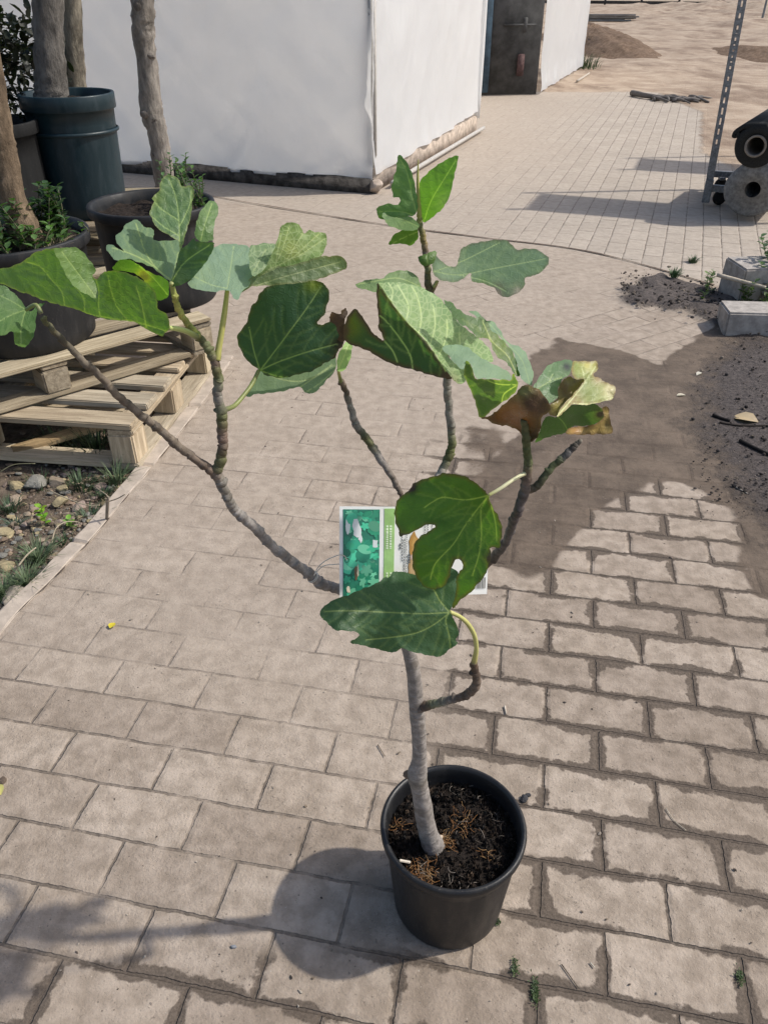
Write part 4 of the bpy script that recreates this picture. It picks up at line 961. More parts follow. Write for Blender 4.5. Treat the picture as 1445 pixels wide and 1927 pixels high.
# ------------------------------------------------------------------ blocks and plant at the right edge
def block(pts_label, c, s, rz, label, seed):
    mb = MB(); box(mb, (0, 0, 0), s, rotz(rz), (1, 1, 1), .009, .010, seed); o = mb.build('concrete_block', M['concrete'], smooth=False); o.location = c; tag(o, label, 'concrete block', 'concrete blocks at the edge of the mud')
k1 = G(1368, 636); block(0, (k1.x+.36, k1.y+.09, .058), (.72, .19, .13), -.10, 'long concrete kerb block lying nearest, at the edge of the mud', 4)
k2 = G(1368, 575); block(0, (k2.x+.26, k2.y+.13, .10), (.46, .24, .21), .12, 'upright concrete block with a white top behind the kerb block', 6)
stone(1395, 560, .085, (.34, .28, .20), 'tan rock wedged between the two concrete blocks', 81, 0, 'rocks by the concrete blocks', .7, 'rock')
stone(1427, 572, .075, (.30, .25, .19), 'brownish rock right of the tan rock, under the leafy plant', 82, 0, 'rocks by the concrete blocks', .7, 'rock')
def edge_plant():
    p = G(1440, 560); p.z = .02; t = thing('leafy_plant', p, 'dark leafy plant growing at the right edge behind the concrete blocks', 'plant'); mb = MB(); st = MB()
    shoots(mb, st, p+Vector((.06, 0, 0)), 22, .30, .7, 51, (.05, .085, .045), .06, .016); leaf_build(mb, 'foliage', t); st.build('stem', M['petiole'], t)
    p = G(1412, 580); t = thing('leafy_plant', p, 'low green plant sprouting between the kerb block and rocks', 'plant'); mb = MB(); st = MB()
    shoots(mb, st, p, 12, .14, .9, 52, (.07, .11, .04), .05, .013); leaf_build(mb, 'foliage', t); st.build('stem', M['petiole'], t)
    p = G(1345, 540); t = thing('leafy_plant', p, 'small weed clump left of the upright concrete block', 'plant'); mb = MB(); st = MB()
    shoots(mb, st, p, 8, .09, .9, 53, (.07, .11, .04), .035, .01); leaf_build(mb, 'foliage', t); st.build('stem', M['petiole'], t)
edge_plant()
a, b = P(1348, 517, 4.28), P(1440, 541, 4.18); mb = MB(); tube(mb, [Vector((0, 0, 0)), (b-a)*.5, b-a], [.011, .01, .008], [(.55, .48, .38)]*3, 8, 3, .06); o = mb.build('pale_stick', M['twig']); o.location = a; tag(o, 'pale stick leaning across the upright concrete block', 'stick')
def clods():
    rr = random.Random(9); mb = MB(); pr = [rock(1, 500+i, .8) for i in range(6)]
    for i in range(1750):
        if i < 1000: px = rr.uniform(1165, 1440); py = 545+(px-1165)*.16+rr.gauss(0, 17)
        else: px = rr.uniform(1300, 1445); py = rr.uniform(650, 960)+rr.gauss(0, 15)
        if i >= 1000 and rr.random() > (px-1270)/150: continue
        q = G(px, py); r = .0018+(.010 if i < 1000 else .006)*rr.random()**4; V, Fc = pr[i % 6]; k = rr.uniform(.5, 1.3)
        mb.add([Vector(v)*r+Vector((q.x, q.y, (.03 if i < 1000 else .006)+r*.3)) for v in V], Fc, tuple(x*k for x in rr.choice([(.05, .042, .038), (.08, .065, .055), (.04, .036, .036), (.20, .165, .13)])))
    tag(mb.build('compost_clods', M['stone'], smooth=False), kind='stuff')
clods()
# ------------------------------------------------------------------ the fig in its pot
PC = Vector((.125, .86, 0))
fig = thing('potted_fig_tree', PC, 'young fig tree with a grey stem and big lobed leaves in a round black pot', 'potted fig tree')
mb = MB(); pot_shell(mb, PC, .131, .24, .80, .0085, .022, .004); mb.build('pot', M['potblack'], fig)
def fig_soil():
    c = (PC.x, PC.y, .196); o = soil_disc(c, .1205, .009, 61, M['compost'], fig, 44, .003)
    rr = random.Random(8); mb = MB(); pr = [rock(1, 700+i, .7) for i in range(6)]
    for i in range(1500):
        a, r = rr.uniform(0, 6.28), .119*math.sqrt(rr.random()); s = .0012+.0042*rr.random()**2.5; V, Fc = pr[i % 6]; k = rr.uniform(.4, 1.4); R = rotz(rr.random()*6)
        mb.add([R @ (Vector(v)*s)+Vector((c[0]+r*math.cos(a), c[1]+r*math.sin(a), c[2]+rr.uniform(-.002, .010))) for v in V], Fc, tuple(x*k for x in rr.choice([(.03, .025, .022), (.045, .036, .03), (.10, .07, .05), (.022, .02, .019)])))
    tag(mb.build('bark_crumbs', M['stone'], fig, smooth=False), kind='stuff')
    mb = MB()
    spots = [(748, 1555, .016, 22, 1), (872, 1552, .03, 45, 1), (838, 1588, .02, 50, 1), (795, 1645, .026, 110, 1), (915, 1610, .012, 14, 1), (900, 1500, .05, 22, 0), (850, 1480, .05, 16, 0), (930, 1565, .05, 20, 0), (780, 1520, .04, 16, 0), (850, 1660, .05, 18, 0)]
    for px, py, sp, n, warm in spots:
        q = G(px, py, c[2]+.004)
        for i in range(n):
            b = q+Vector((rr.gauss(0, sp*.4), rr.gauss(0, sp*.35), rr.uniform(0, .008)))
            if (b.x-c[0])**2+(b.y-c[1])**2 > .115**2: continue
            a = rr.uniform(0, 6.28); l = rr.uniform(.006, .026); cv = rr.uniform(-1.5, 1.5); pts = [b]
            for s in range(3): a += cv*.5; pts.append(pts[-1]+Vector((math.cos(a)*l/3, math.sin(a)*l/3, rr.uniform(-.002, .003))))
            col = rr.choice([(.27, .13, .05), (.20, .10, .045), (.36, .22, .10)]) if warm and rr.random() < .85 else rr.choice([(.30, .26, .22), (.14, .12, .10), (.07, .055, .045)])
            tube(mb, pts, [.00045]*4, [col]*4, 4, 2)
    tag(mb.build('root_fibres', M['twig'], fig), kind='stuff')
    q = G(762, 1621, c[2]+.012); mb = MB(); box(mb, q, (.020, .005, .003), rotz(-.2), (.75, .70, .62), .001); mb.build('wood_chip', M['wood'], fig, smooth=False)
fig_soil()
GB, GB2, BRN, OLV, YEL = (.27, .25, .235), (.22, .205, .185), (.15, .115, .09), (.15, .16, .075), (.46, .44, .14)
def pxr(w, py, Y, px=722):                                          # radius in metres of something w pixels wide
    d = ray(px, py); return .5*w/F*(Y/d.y)
def limb(name, pts, mat='bark', parent=None, sub=6, seg=14, bump=.05, seed=0, nodes=True):
    """pts: (px, py, width px, Y, colour)"""
    mb = MB(); P3 = [P(a, b, Y) for a, b, w, Y, c in pts]; R = [pxr(w, b, Y) for a, b, w, Y, c in pts]
    rr = random.Random(seed)
    if nodes:                                                       # swollen leaf nodes along the shoot
        q = catmull([tuple(p)+(r,)+tuple(pp[4]) for p, r, pp in zip(P3, R, pts)], 7); P3 = []; R = []; Cc = []; nx = .012; L = 0; buds = []; ba = rr.uniform(0, 6)
        for i, x in enumerate(q):
            if i: L += (Vector(x[:3])-P3[-1]).length
            k = 1.
            if L > nx: k = rr.uniform(1.06, 1.16); nx = L+rr.uniform(.014, .040); ba += 2.4+rr.uniform(-.4, .4); buds.append((i, ba, rr.uniform(.25, .6)))
            P3.append(Vector(x[:3])+Vector((rr.gauss(0, .0006), rr.gauss(0, .0006), rr.gauss(0, .0004)))); R.append(x[3]*k*(.94+.12*rr.random())); Cc.append(tuple(c*(.8 if k > 1 else 1) for c in x[4:7]))
        tube(mb, P3, R, Cc, seg, 3, bump, seed=seed, buds=buds)
    else: tube(mb, P3, R, [p[4] for p in pts], seg, sub, bump, seed=seed)
    return mb.build(name, M[mat], parent or fig)
limb('trunk', [(820, 1606, 44, .842, GB), (814, 1588, 42, .842, GB), (808, 1575, 37, .842, GB), (800, 1545, 35, .842, GB), (795, 1512, 35, .842, GB), (789, 1480, 33, .842, GB), (785, 1462, 37, .842, GB2), (786, 1450, 36, .842, GB), (789, 1428, 28, .842, GB), (788, 1385, 27, .842, GB), (785, 1345, 29, .844, GB), (783, 1325, 28, .845, GB), (778, 1265, 27, .846, GB), (766, 1215, 24, .848, GB), (752, 1170, 26, .852, GB2), (742, 1135, 28, .856, GB2)], nodes=False, bump=.035, seg=22, seed=3)
mb = MB(); V, Fc = rock(.012, 33, .6); q = G(826, 1578, .213); mb.add([Vector(v)+q for v in V], Fc, (.52, .42, .31)); mb.build('cut_stub', M['twig'], fig)
mb = MB(); V, Fc = rock(.009, 34, .8); q = P(767, 1458, .845); mb.add([Vector(v)+q for v in V], Fc, (.26, .17, .11)); mb.build('old_scar', M['twig'], fig)
limb('branch', [(745, 1142, 27, .856, GB2), (700, 1130, 24, .868, GB2), (640, 1109, 20, .872, GB), (605, 1099, 20, .868, GB), (580, 1079, 19, .862, GB), (545, 1052, 19, .855, GB), (511, 1026, 18, .848, GB), (477, 990, 19, .84, GB), (442, 960, 19, .832, GB), (428, 935, 17, .828, GB2), (414, 904, 20, .824, GB2), (403, 889, 19, .822, BRN), (373, 868, 16, .82, BRN), (338, 842, 16, .815, (.17, .14, .11)), (304, 811, 16, .81, (.17, .14, .11)), (269, 783, 15, .805, (.17, .14, .11)), (235, 756, 15, .80, (.16, .13, .10)), (186, 706, 14, .79, (.16, .13, .10)), (140, 662, 13, .785, (.14, .12, .09)), (100, 622, 11, .78, (.12, .11, .07)), (80, 598, 9, .775, OLV)], seed=5)
limb('branch', [(405, 897, 17, .823, BRN), (414, 868, 21, .825, OLV), (419, 840, 18, .826, BRN), (418, 815, 18, .828, (.19, .14, .11)), (417, 781, 20, .83, OLV), (411, 745, 18, .832, GB2), (409, 704, 18, .834, OLV), (405, 682, 17, .835, BRN), (396, 663, 16, .835, OLV), (380, 641, 14, .834, OLV), (362, 620, 13, .832, (.33, .35, .10)), (344, 596, 12, .83, YEL), (333, 572, 11, .828, YEL), (328, 552, 10, .826, (.35, .38, .12))], seed=6)
limb('branch', [(745, 1140, 18, .86, GB2), (765, 1060, 14, .90, GB2), (757, 945, 9, .955, BRN), (748, 917, 11, .965, (.18, .15, .13)), (736, 895, 12, .97, (.20, .17, .15)), (712, 859, 14, .98, GB), (692, 827, 14, .985, OLV), (672, 803, 14, .99, GB2), (660, 767, 12, .995, GB2), (650, 735, 11, 1.0, BRN), (642, 718, 12, 1.0, BRN)], seed=7)
limb('branch', [(760, 1105, 19, .87, GB2), (800, 960, 17, .935, GB2), (828, 893, 16, .965, GB), (843, 862, 16, .975, OLV), (850, 833, 15, .98, OLV), (848, 795, 15, .985, GB2), (843, 752, 15, .99, GB2), (841, 712, 15, .995, GB2), (836, 650, 14, 1.0, OLV), (826, 600, 14, 1.0, BRN), (812, 560, 13, 1.005, OLV), (806, 540, 13, 1.005, BRN), (804, 505, 12, 1.005, OLV), (801, 475, 12, 1.005, BRN), (796, 448, 11, 1.005, (.25, .2, .08)), (791, 425, 10, 1.005, OLV), (788, 405, 8, 1.005, YEL)], seed=8)
limb('branch', [(748, 1140, 20, .856, GB2), (830, 1110, 18, .925, GB2), (900, 1070, 17, .925, BRN), (930, 1046, 17, .90, (.10, .085, .075)), (950, 1021, 16, .872, (.11, .10, .10)), (962, 991, 16, .845, (.12, .11, .11)), (972, 966, 17, .825, (.12, .10, .10)), (986, 925, 19, .822, (.13, .11, .10)), (992, 893, 17, .82, BRN), (992, 862, 16, .818, (.10, .12, .05)), (989, 825, 15, .816, (.10, .12, .05)), (985, 790, 13, .812, OLV)], seed=9)
limb('branch', [(992, 922, 14, .822, BRN), (1007, 917, 15, .822, (.10, .09, .06)), (1029, 890, 14, .826, (.085, .10, .05)), (1050, 868, 13, .83, (.085, .10, .05)), (1063, 857, 14, .834, (.10, .10, .10)), (1080, 840, 12, .838, (.09, .08, .07)), (1092, 829, 8, .84, (.2, .18, .15))], seed=10)
limb('branch', [(786, 1333, 19, .842, GB2), (802, 1328, 18, .836, (.13, .10, .08)), (820, 1324, 16, .83, (.20, .21, .14)), (845, 1318, 15, .822, GB2), (868, 1311, 15, .816, (.13, .10, .08)), (888, 1300, 17, .812, BRN), (897, 1283, 16, .81, BRN), (893, 1262, 15, .808, (.09, .065, .05)), (891, 1246, 12, .806, (.12, .08, .05))], seed=11)

# --- leaves
def Z(o, s, pts): return [(o[0]+a/s, o[1]+b/s) for a, b in pts]
GRN, DGN, GLA, PAL, OLG = (.075, .135, .022), (.040, .078, .026), (.125, .185, .110), (.20, .30, .12), (.10, .16, .03)
DRY, ORG, YLO, BLK = (.085, .052, .028), (.20, .080, .02), (.48, .43, .15), (.028, .02, .014)
class Leaf:
    def __init__(s): s.v = []; s.f = []; s.c = []; s.w = []; s.vn = []; s.rt = []
    def patch(s, out, Y0, gx=0, gy=0, o=None, col=GRN, veins=(), vcol=(.30, .36, .13), vw=3.2, side=True, bumps=(), fold=None, spots=(), edge=None, ret=0., step=3.6, serr=1.3, wave=.0042, seed=0, bulge=.0012, sdist=26, slen=70):
        rr = random.Random(seed+len(out))
        loop = [np.array(q) for q in catmull(out, 5, True)]
        # crenate edge
        L = 0; res = []
        for i, q in enumerate(loop):
            nq = loop[(i+1) % len(loop)]; L += np.hypot(*(nq-q)); t = nq-q; n = np.array([-t[1], t[0]])/(np.hypot(*t)+1e-6)
            res.append(q+n*serr*(math.sin(L/3.4+seed)*.5+rr.uniform(-.55, .55)))
        # drop near duplicates
        lp = [res[0]]
        for q in res[1:]:
            if np.hypot(*(q-lp[-1])) > 1.1: lp.append(q)
        A = np.array(lp); x0, y0 = A.min(0); x1, y1 = A.max(0)
        gxs = np.arange(x0, x1, step); pts = []
        for j, yy in enumerate(np.arange(y0, y1, step*.866)):
            for xx in gxs: pts.append((xx+(step/2 if j % 2 else 0)+rr.uniform(-.8, .8), yy+rr.uniform(-.8, .8)))
        pts = np.array(pts); ins = inpoly(pts[:, 0], pts[:, 1], lp); dd = polydist(pts[:, 0], pts[:, 1], lp, True); pts = pts[ins & (dd > step*.45)]
        # veins: primaries traced, secondaries branching off both sides
        vl = []
        for vv in veins:
            c = np.array(catmull(vv, 6)); vl.append((c, vw, True))
        sec = []
        if side:
            for c, w, _ in list(vl):
                cum = np.concatenate([[0], np.cumsum(np.hypot(*np.diff(c, axis=0).T))]); tot = cum[-1]; d = sdist*.8; sd = 1
                while d < tot-8:
                    i = min(np.searchsorted(cum, d), len(c)-2); t = c[i+1]-c[i]; t = t/(np.hypot(*t)+1e-6)
                    for sg in (1, -1):
                        a = sg*math.radians(rr.uniform(42, 56)); l = slen*rr.uniform(.7, 1.1)*(1-.5*d/tot); q = [c[i]]; dr = t
                        for k in range(6):
                            ca, sa = math.cos(a), math.sin(a); r = np.array([t[0]*ca-t[1]*sa, t[0]*sa+t[1]*ca]); q.append(q[-1]+r*l/6); a -= sg*math.radians(4.5)
                        sec.append((np.array(q), w*.55, False))
                    d += sdist*rr.uniform(.8, 1.2)
        # extra samples along traced veins keep them crisp
        ex = []
        for c, w, _ in vl:
            for i in range(len(c)-1):
                n = max(1, int(np.hypot(*(c[i+1]-c[i]))/3)); t = c[i+1]-c[i]; nn = np.array([-t[1], t[0]])/(np.hypot(*t)+1e-6)
                for k in range(n):
                    b = c[i]+t*k/n
                    for e in (0, 1.0, -1.0): ex.append(b+nn*e*w*.75)
        if ex:
            ex = np.array(ex); m = inpoly(ex[:, 0], ex[:, 1], lp) & (polydist(ex[:, 0], ex[:, 1], lp, True) > 1.5); ex = ex[m]
            if len(ex) and len(pts):
                keep = np.array([np.min(np.hypot(*(ex-p).T)) > 2.0 for p in pts]); pts = pts[keep]
            pts = np.concatenate([pts, ex]) if len(ex) else pts
        allp = np.concatenate([A, pts]); n = len(A)
        r = delaunay_2d_cdt([Vector(p) for p in allp], [(i, (i+1) % n) for i in range(n)], [list(range(n))], 1, .15)
        q = np.array([tuple(v) for v in r[0]]); tris = [tuple(t) for t in r[2]]
        x, y = q[:, 0], q[:, 1]
        ox, oy = o if o else A.mean(0)
        D = Y0+gx*(x-ox)/100+gy*(y-oy)/100
        for bx, by, sg, am in bumps: D = D+am*np.exp(-((x-bx)**2+(y-by)**2)/(2*sg*sg))
        if fold:
            (ax, ay), (bx, by), kl, kr = fold; ln = math.hypot(bx-ax, by-ay); sdst = ((bx-ax)*(y-ay)-(by-ay)*(x-ax))/ln
            D = D+np.where(sdst > 0, kr, kl)*np.sqrt(sdst**2+9)/100
        ed = polydist(x, y, lp, True)
        D = D+wave*(fbm(x+seed*31, y, .03, 3, seed)-.5)*2*np.exp(-ed/28)+wave*.6*(fbm(x, y+seed*17, .012, 2, seed+3)-.5)
        rad = np.hypot(x-A[:, 0].mean(), y-A[:, 1].mean()); D = D+.010*np.sin(seed*2.1)*(rad/(rad.max()+1e-6))**2+.005*np.sin((x-ox)/38.+seed)*np.sin((y-oy)/44.+seed*1.7)
        # vein proximity
        vn = np.zeros(len(q)); dmin = np.full(len(q), 60.)
        for c, w, pr in vl:
            d = polydist(x, y, [tuple(k) for k in c]); vn = np.maximum(vn, np.clip(1.25-d/(w*.62), 0, 1)); dmin = np.minimum(dmin, d)
        for c, w, pr in sec:
            d = polydist(x, y, [tuple(k) for k in c]); vn = np.maximum(vn, .20*np.clip(1.5-d/(w*1.25), 0, 1)); dmin = np.minimum(dmin, d)
        D = D-bulge*np.minimum(dmin/9, 1)**.7
        colr = np.tile(np.array(col, float)*1.3, (len(q), 1))*(1+.28*(fbm(x, y, .02, 4, seed+9)-.5))[:, None]
        for sx, sy, sg, c2, am in spots:
            wgt = am*np.exp(-((x-sx)**2+(y-sy)**2)/(2*sg*sg)); wgt = np.clip(wgt*(.55+.9*fbm(x, y, .07, 3, seed+2)), 0, 1); colr = colr*(1-wgt[:, None])+np.array(c2)*wgt[:, None]
        if edge is not None:
            ec, ew, ea = edge; wgt = ea*np.clip(1.3-ed/(ew*(.3+1.5*fbm(x, y, .04, 3, seed+7))), 0, 1); colr = colr*(1-wgt[:, None])+np.array(ec)*wgt[:, None]
        colr = colr*(1-(vn*.85)[:, None])+np.array(vcol)*1.0*(vn*.9)[:, None]
        b = len(s.v); s.f += [tuple(b+i for i in t) for t in tris]
        for i in range(len(q)):
            p = P(x[i], y[i], D[i]); s.v.append(tuple(p)); s.c.append(tuple(colr[i])+(1,)); s.w.append((x[i]*.00062+seed, y[i]*.00062, 0)); s.vn.append(vn[i]); s.rt.append(ret)
        return s
    def build(s, name='leaf', label=None, petiole=None):
        o = mesh_obj(name, s.v, s.f, M['leaf'], fig, {'col': ('FLOAT_COLOR', s.c), 'wc': ('FLOAT_VECTOR', s.w), 'vein': ('FLOAT', s.vn), 'ret': ('FLOAT', s.rt)})
        if label: o['label'] = label
        if petiole:
            mb = MB(); tube(mb, [P(a, b, Y) for a, b, w, Y, c in petiole], [pxr(w, b, Y) for a, b, w, Y, c in petiole], [c for *_, c in petiole], 10, 6, .03)
            mb.build('petiole', M['petiole'], o)
        return o
E_ = lambda pts: Z((560, 860), 3.284, pts)
B_ = lambda pts: Z((440, 280), 2.369, pts)
C_ = lambda pts: Z((620, 550), 2.491, pts)
A_ = lambda pts: Z((0, 240), 3.44, pts)
D_ = lambda pts: Z((860, 560), 4.516, pts)
H_ = lambda pts: Z((640, 480), 3.44, pts)
PY, PO = (.50, .49, .17), (.22, .25, .08)
# lower broad leaf
Leaf().patch(E_([(940, 960), (952, 930), (985, 870), (1000, 800), (998, 735), (965, 690), (900, 690), (800, 700), (735, 730), (700, 718), (640, 710), (595, 708), (565, 740), (530, 750), (470, 790), (400, 815), (320, 850), (250, 870), (180, 910), (138, 955), (145, 985), (165, 1010), (200, 1040), (235, 1070), (330, 1075), (385, 1102), (328, 1138), (345, 1156), (390, 1160), (440, 1175), (500, 1190), (570, 1207), (620, 1197), (650, 1180), (690, 1200), (740, 1212), (800, 1224), (850, 1232), (897, 1228), (925, 1195), (955, 1180), (985, 1150), (978, 1130), (992, 1095), (990, 1060), (965, 1000)]),
    .775, .0, -.06, E_([(700, 970)])[0], (.038, .076, .040), [E_(v) for v in ([(940, 960), (780, 968), (600, 962), (330, 950), (160, 955)], [(940, 960), (880, 890), (840, 820), (780, 760)], [(940, 960), (850, 1030), (740, 1085), (600, 1112), (420, 1130)], [(940, 960), (915, 1010), (935, 1100), (945, 1190)])],
    (.24, .30, .13), 2.6, seed=2, fold=(E_([(940, 960)])[0], E_([(200, 955)])[0], .035, .03), bumps=[(640, 1200, 30, -.02)]).build('leaf', 'broad dark grey-green lower leaf spread flat above the stem',
    [(846, 1152, 8, .795, PY), (864, 1160, 8, .797, PY), (880, 1174, 9, .80, PY), (892, 1195, 9, .803, PY), (896, 1219, 9, .805, PY), (893, 1240, 11, .806, (.4, .36, .12)), (891, 1248, 12, .806, BRN)])
# round green leaf before the card
Leaf().patch(E_([(1178, 237), (1140, 195), (1085, 150), (1030, 118), (960, 103), (900, 100), (860, 115), (800, 128), (720, 158), (705, 185), (665, 225), (625, 255), (605, 300), (598, 350), (605, 400), (622, 450), (633, 487), (660, 485), (700, 470), (745, 445), (795, 420), (838, 418), (846, 436), (800, 465), (760, 490), (730, 520), (712, 570), (708, 620), (712, 680), (730, 730), (760, 780), (800, 812), (830, 818), (870, 812), (905, 795), (930, 760), (945, 715), (960, 660), (985, 633), (1012, 645), (1020, 680), (1000, 712), (982, 740), (978, 800), (972, 860), (955, 925), (965, 935), (1000, 890), (1060, 845), (1110, 790), (1150, 740), (1180, 670), (1195, 600), (1190, 560), (1245, 562), (1255, 520), (1264, 470), (1262, 430), (1240, 370), (1215, 330), (1195, 290)]),
    .80, -.05, -.03, E_([(940, 500)])[0], (.048, .098, .018), [E_(v) for v in ([(1178, 237), (1040, 265), (900, 250), (830, 280), (780, 315)], [(1178, 237), (1100, 335), (1030, 430), (960, 540), (850, 660), (820, 760)], [(1165, 260), (1132, 330), (1135, 480), (1120, 600), (1080, 730)], [(1178, 237), (1220, 400), (1230, 520)])],
    (.26, .32, .09), 2.5, seed=3, edge=((.13, .07, .03), 5, .55), spots=[(774, 917, 8, BLK, 1.2), (922, 1050, 8, DRY, 1), (756, 1005, 7, DRY, .6)], bumps=[(880, 960, 60, .02)]).build('leaf', 'round bright green leaf hanging in front of the card',
    [(919, 932, 6, .785, PY), (940, 920, 7, .79, (.62, .60, .36)), (962, 905, 7, .80, (.62, .60, .36)), (985, 892, 8, .815, (.6, .58, .34)), (994, 890, 9, .82, PO)])
# dark leaf left of centre
b1 = Leaf().patch(B_([(118, 990), (60, 945), (30, 890), (15, 850), (30, 810), (60, 770), (75, 710), (100, 680), (120, 640), (150, 615), (200, 600), (270, 592), (340, 585), (380, 590), (410, 610), (427, 650), (415, 700), (400, 745), (370, 775), (400, 782), (440, 765), (470, 790), (490, 850), (470, 890), (440, 935), (400, 960), (350, 990), (290, 1005), (220, 1022), (150, 1012)]),
    .90, -.005, -.015, B_([(250, 800)])[0], (.026, .058, .031), [B_(v) for v in ([(118, 988), (170, 920), (260, 800), (340, 690), (390, 610)], [(118, 988), (200, 950), (330, 905), (460, 870)], [(118, 988), (180, 1010), (245, 1022)], [(118, 988), (90, 900), (70, 800)])],
    (.22, .29, .13), 2.5, seed=4, edge=((.10, .07, .03), 4, .4), spots=[(590, 535, 12, (.16, .2, .03), .8), (638, 650, 12, BLK, 1.0)], sdist=30, slen=90)
b1.patch(B_([(118, 988), (75, 1040), (50, 1085), (65, 1108), (90, 1095), (150, 1090), (220, 1080), (290, 1062), (320, 1085), (350, 1092), (380, 1070), (410, 1035), (450, 990), (455, 925), (420, 945), (350, 985), (290, 1003), (220, 1020), (160, 1010)]), .907, -.03, -.14, B_([(250, 1040)])[0], (.125, .175, .105), [B_(v) for v in ([(120, 990), (220, 1030), (330, 1030), (440, 960)], [(300, 1060), (360, 1020), (445, 965)], [(330, 1080), (390, 1040), (450, 985)])], (.36, .42, .24), 2.4, side=False, seed=5)
b1.build('leaf', 'dark green leaf left of the centre with paler folded rim', [(487, 697, 7, .90, PO), (475, 722, 8, .885, PO), (462, 740, 8, .87, PO), (442, 763, 9, .85, PO), (423, 771, 10, .832, OLV)])
Leaf().patch(B_([(460, 940), (475, 900), (500, 862), (520, 860), (527, 890), (517, 940), (492, 988), (465, 990)]), .985, .03, -.1, None, PAL, [B_([(465, 985), (490, 930), (512, 870)])], (.45, .5, .25), 2, seed=6, step=4, sdist=8, slen=20).build('leaf', 'small pale striped leaf at the tip of the thin back shoot', [(636, 695, 5, .985, PY), (640, 712, 7, .995, PO), (642, 722, 8, 1.0, OLV)])
# dried remnant
Leaf().patch(B_([(425, 740), (440, 728), (470, 735), (495, 712), (508, 728), (492, 780), (497, 850), (472, 890), (442, 935), (432, 915), (465, 845), (452, 790), (430, 768)]), .888, .02, .02, None, (.05, .032, .02), [], seed=7, serr=2.4, step=4, wave=.012, spots=[(620, 588, 6, (.25, .15, .08), 1)]).build('leaf', 'shrivelled dark brown leaf remnant between the two big leaves')
# big pale veined leaf, folded along its midrib; shaded half coloured dark, lit half pale
mid = H_([(250, 190), (330, 300), (430, 430), (540, 540), (620, 650), (680, 745)])
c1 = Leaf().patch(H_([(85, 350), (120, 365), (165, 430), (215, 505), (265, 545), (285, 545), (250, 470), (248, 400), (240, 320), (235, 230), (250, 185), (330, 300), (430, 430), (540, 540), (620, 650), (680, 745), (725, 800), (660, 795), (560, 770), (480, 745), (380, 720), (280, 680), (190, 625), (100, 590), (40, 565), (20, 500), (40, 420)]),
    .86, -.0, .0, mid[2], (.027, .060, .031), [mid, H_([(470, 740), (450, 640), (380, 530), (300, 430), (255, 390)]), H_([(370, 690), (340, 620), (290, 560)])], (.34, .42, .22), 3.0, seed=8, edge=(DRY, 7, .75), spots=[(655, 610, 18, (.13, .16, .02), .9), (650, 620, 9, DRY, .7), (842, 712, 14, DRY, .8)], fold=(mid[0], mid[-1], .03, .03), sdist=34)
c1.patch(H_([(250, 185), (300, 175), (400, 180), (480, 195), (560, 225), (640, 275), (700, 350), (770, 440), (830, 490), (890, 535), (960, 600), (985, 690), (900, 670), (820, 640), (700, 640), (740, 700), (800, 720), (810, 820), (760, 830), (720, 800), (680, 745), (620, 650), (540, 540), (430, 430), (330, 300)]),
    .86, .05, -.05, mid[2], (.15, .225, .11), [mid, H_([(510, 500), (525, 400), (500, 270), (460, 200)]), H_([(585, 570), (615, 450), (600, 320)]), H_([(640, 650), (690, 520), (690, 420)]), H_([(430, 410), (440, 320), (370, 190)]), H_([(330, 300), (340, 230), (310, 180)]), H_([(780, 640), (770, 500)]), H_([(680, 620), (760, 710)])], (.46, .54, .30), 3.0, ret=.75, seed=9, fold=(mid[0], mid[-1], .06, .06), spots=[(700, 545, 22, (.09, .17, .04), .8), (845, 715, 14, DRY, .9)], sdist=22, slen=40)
c1.build('leaf', 'largest leaf, creased along its pale midrib, coloured dark on its shaded half and light green on its lit half')
# leaf behind it, upper left
Leaf().patch(H_([(100, 190), (180, 160), (270, 150), (320, 115), (400, 98), (470, 115), (510, 160), (520, 215), (440, 215), (340, 190), (260, 185), (240, 240), (190, 230), (130, 215)]), .96, .03, -.1, None, (.10, .15, .07), [H_([(520, 205), (380, 150), (250, 165), (110, 190)])], (.28, .36, .16), 2.2, seed=10).build('leaf', 'grey-green leaf peeping out behind the largest leaf')
# the leaves on the right shoot
Leaf().patch(H_([(670, 290), (720, 305), (770, 355), (830, 390), (865, 405), (905, 400), (945, 425), (985, 490), (1030, 530), (1090, 590), (1130, 660), (1150, 730), (1160, 790), (1120, 760), (1080, 700), (1010, 650), (985, 600), (960, 540), (920, 540), (880, 530), (830, 470), (780, 450), (720, 380), (680, 320)]), .88, .05, -.06, H_([(900, 500)])[0], (.050, .092, .034), [H_([(1140, 770), (1080, 650), (985, 560), (930, 450)]), H_([(975, 600), (960, 520), (920, 430)])], (.34, .38, .16), 2.2, seed=11, spots=[(930, 650, 22, (.12, .17, .03), .9)], serr=2.0).build('leaf', 'narrow dark leaf with a jagged rim behind the largest leaf')
Leaf().patch(H_([(830, 365), (890, 370), (940, 420), (990, 430), (1030, 480), (1080, 560), (1150, 590), (1190, 620), (1225, 690), (1250, 770), (1235, 840), (1180, 810), (1150, 740), (1130, 650), (1080, 580), (1010, 510), (950, 480), (900, 410)]), .895, .07, -.10, H_([(1050, 560)])[0], (.15, .215, .15), [H_([(1225, 835), (1180, 690), (1090, 580), (960, 440)])], (.26, .34, .2), 2., seed=12, spots=[(870, 600, 16, (.07, .12, .04), .8)]).build('leaf', 'smooth bluish leaf bowing behind the narrow dark one')
c2 = Leaf().patch(H_([(660, 600), (720, 580), (800, 585), (860, 625), (920, 670), (1000, 710), (1070, 745), (1115, 790), (1105, 808), (1030, 803), (950, 800), (880, 795), (850, 720), (815, 690), (800, 740), (760, 720), (700, 650)]), .842, .05, -.10, H_([(900, 720)])[0], (.155, .22, .155), [], (.3, .38, .2), 2.2, seed=13, bumps=[(905, 690, 40, -.012)])
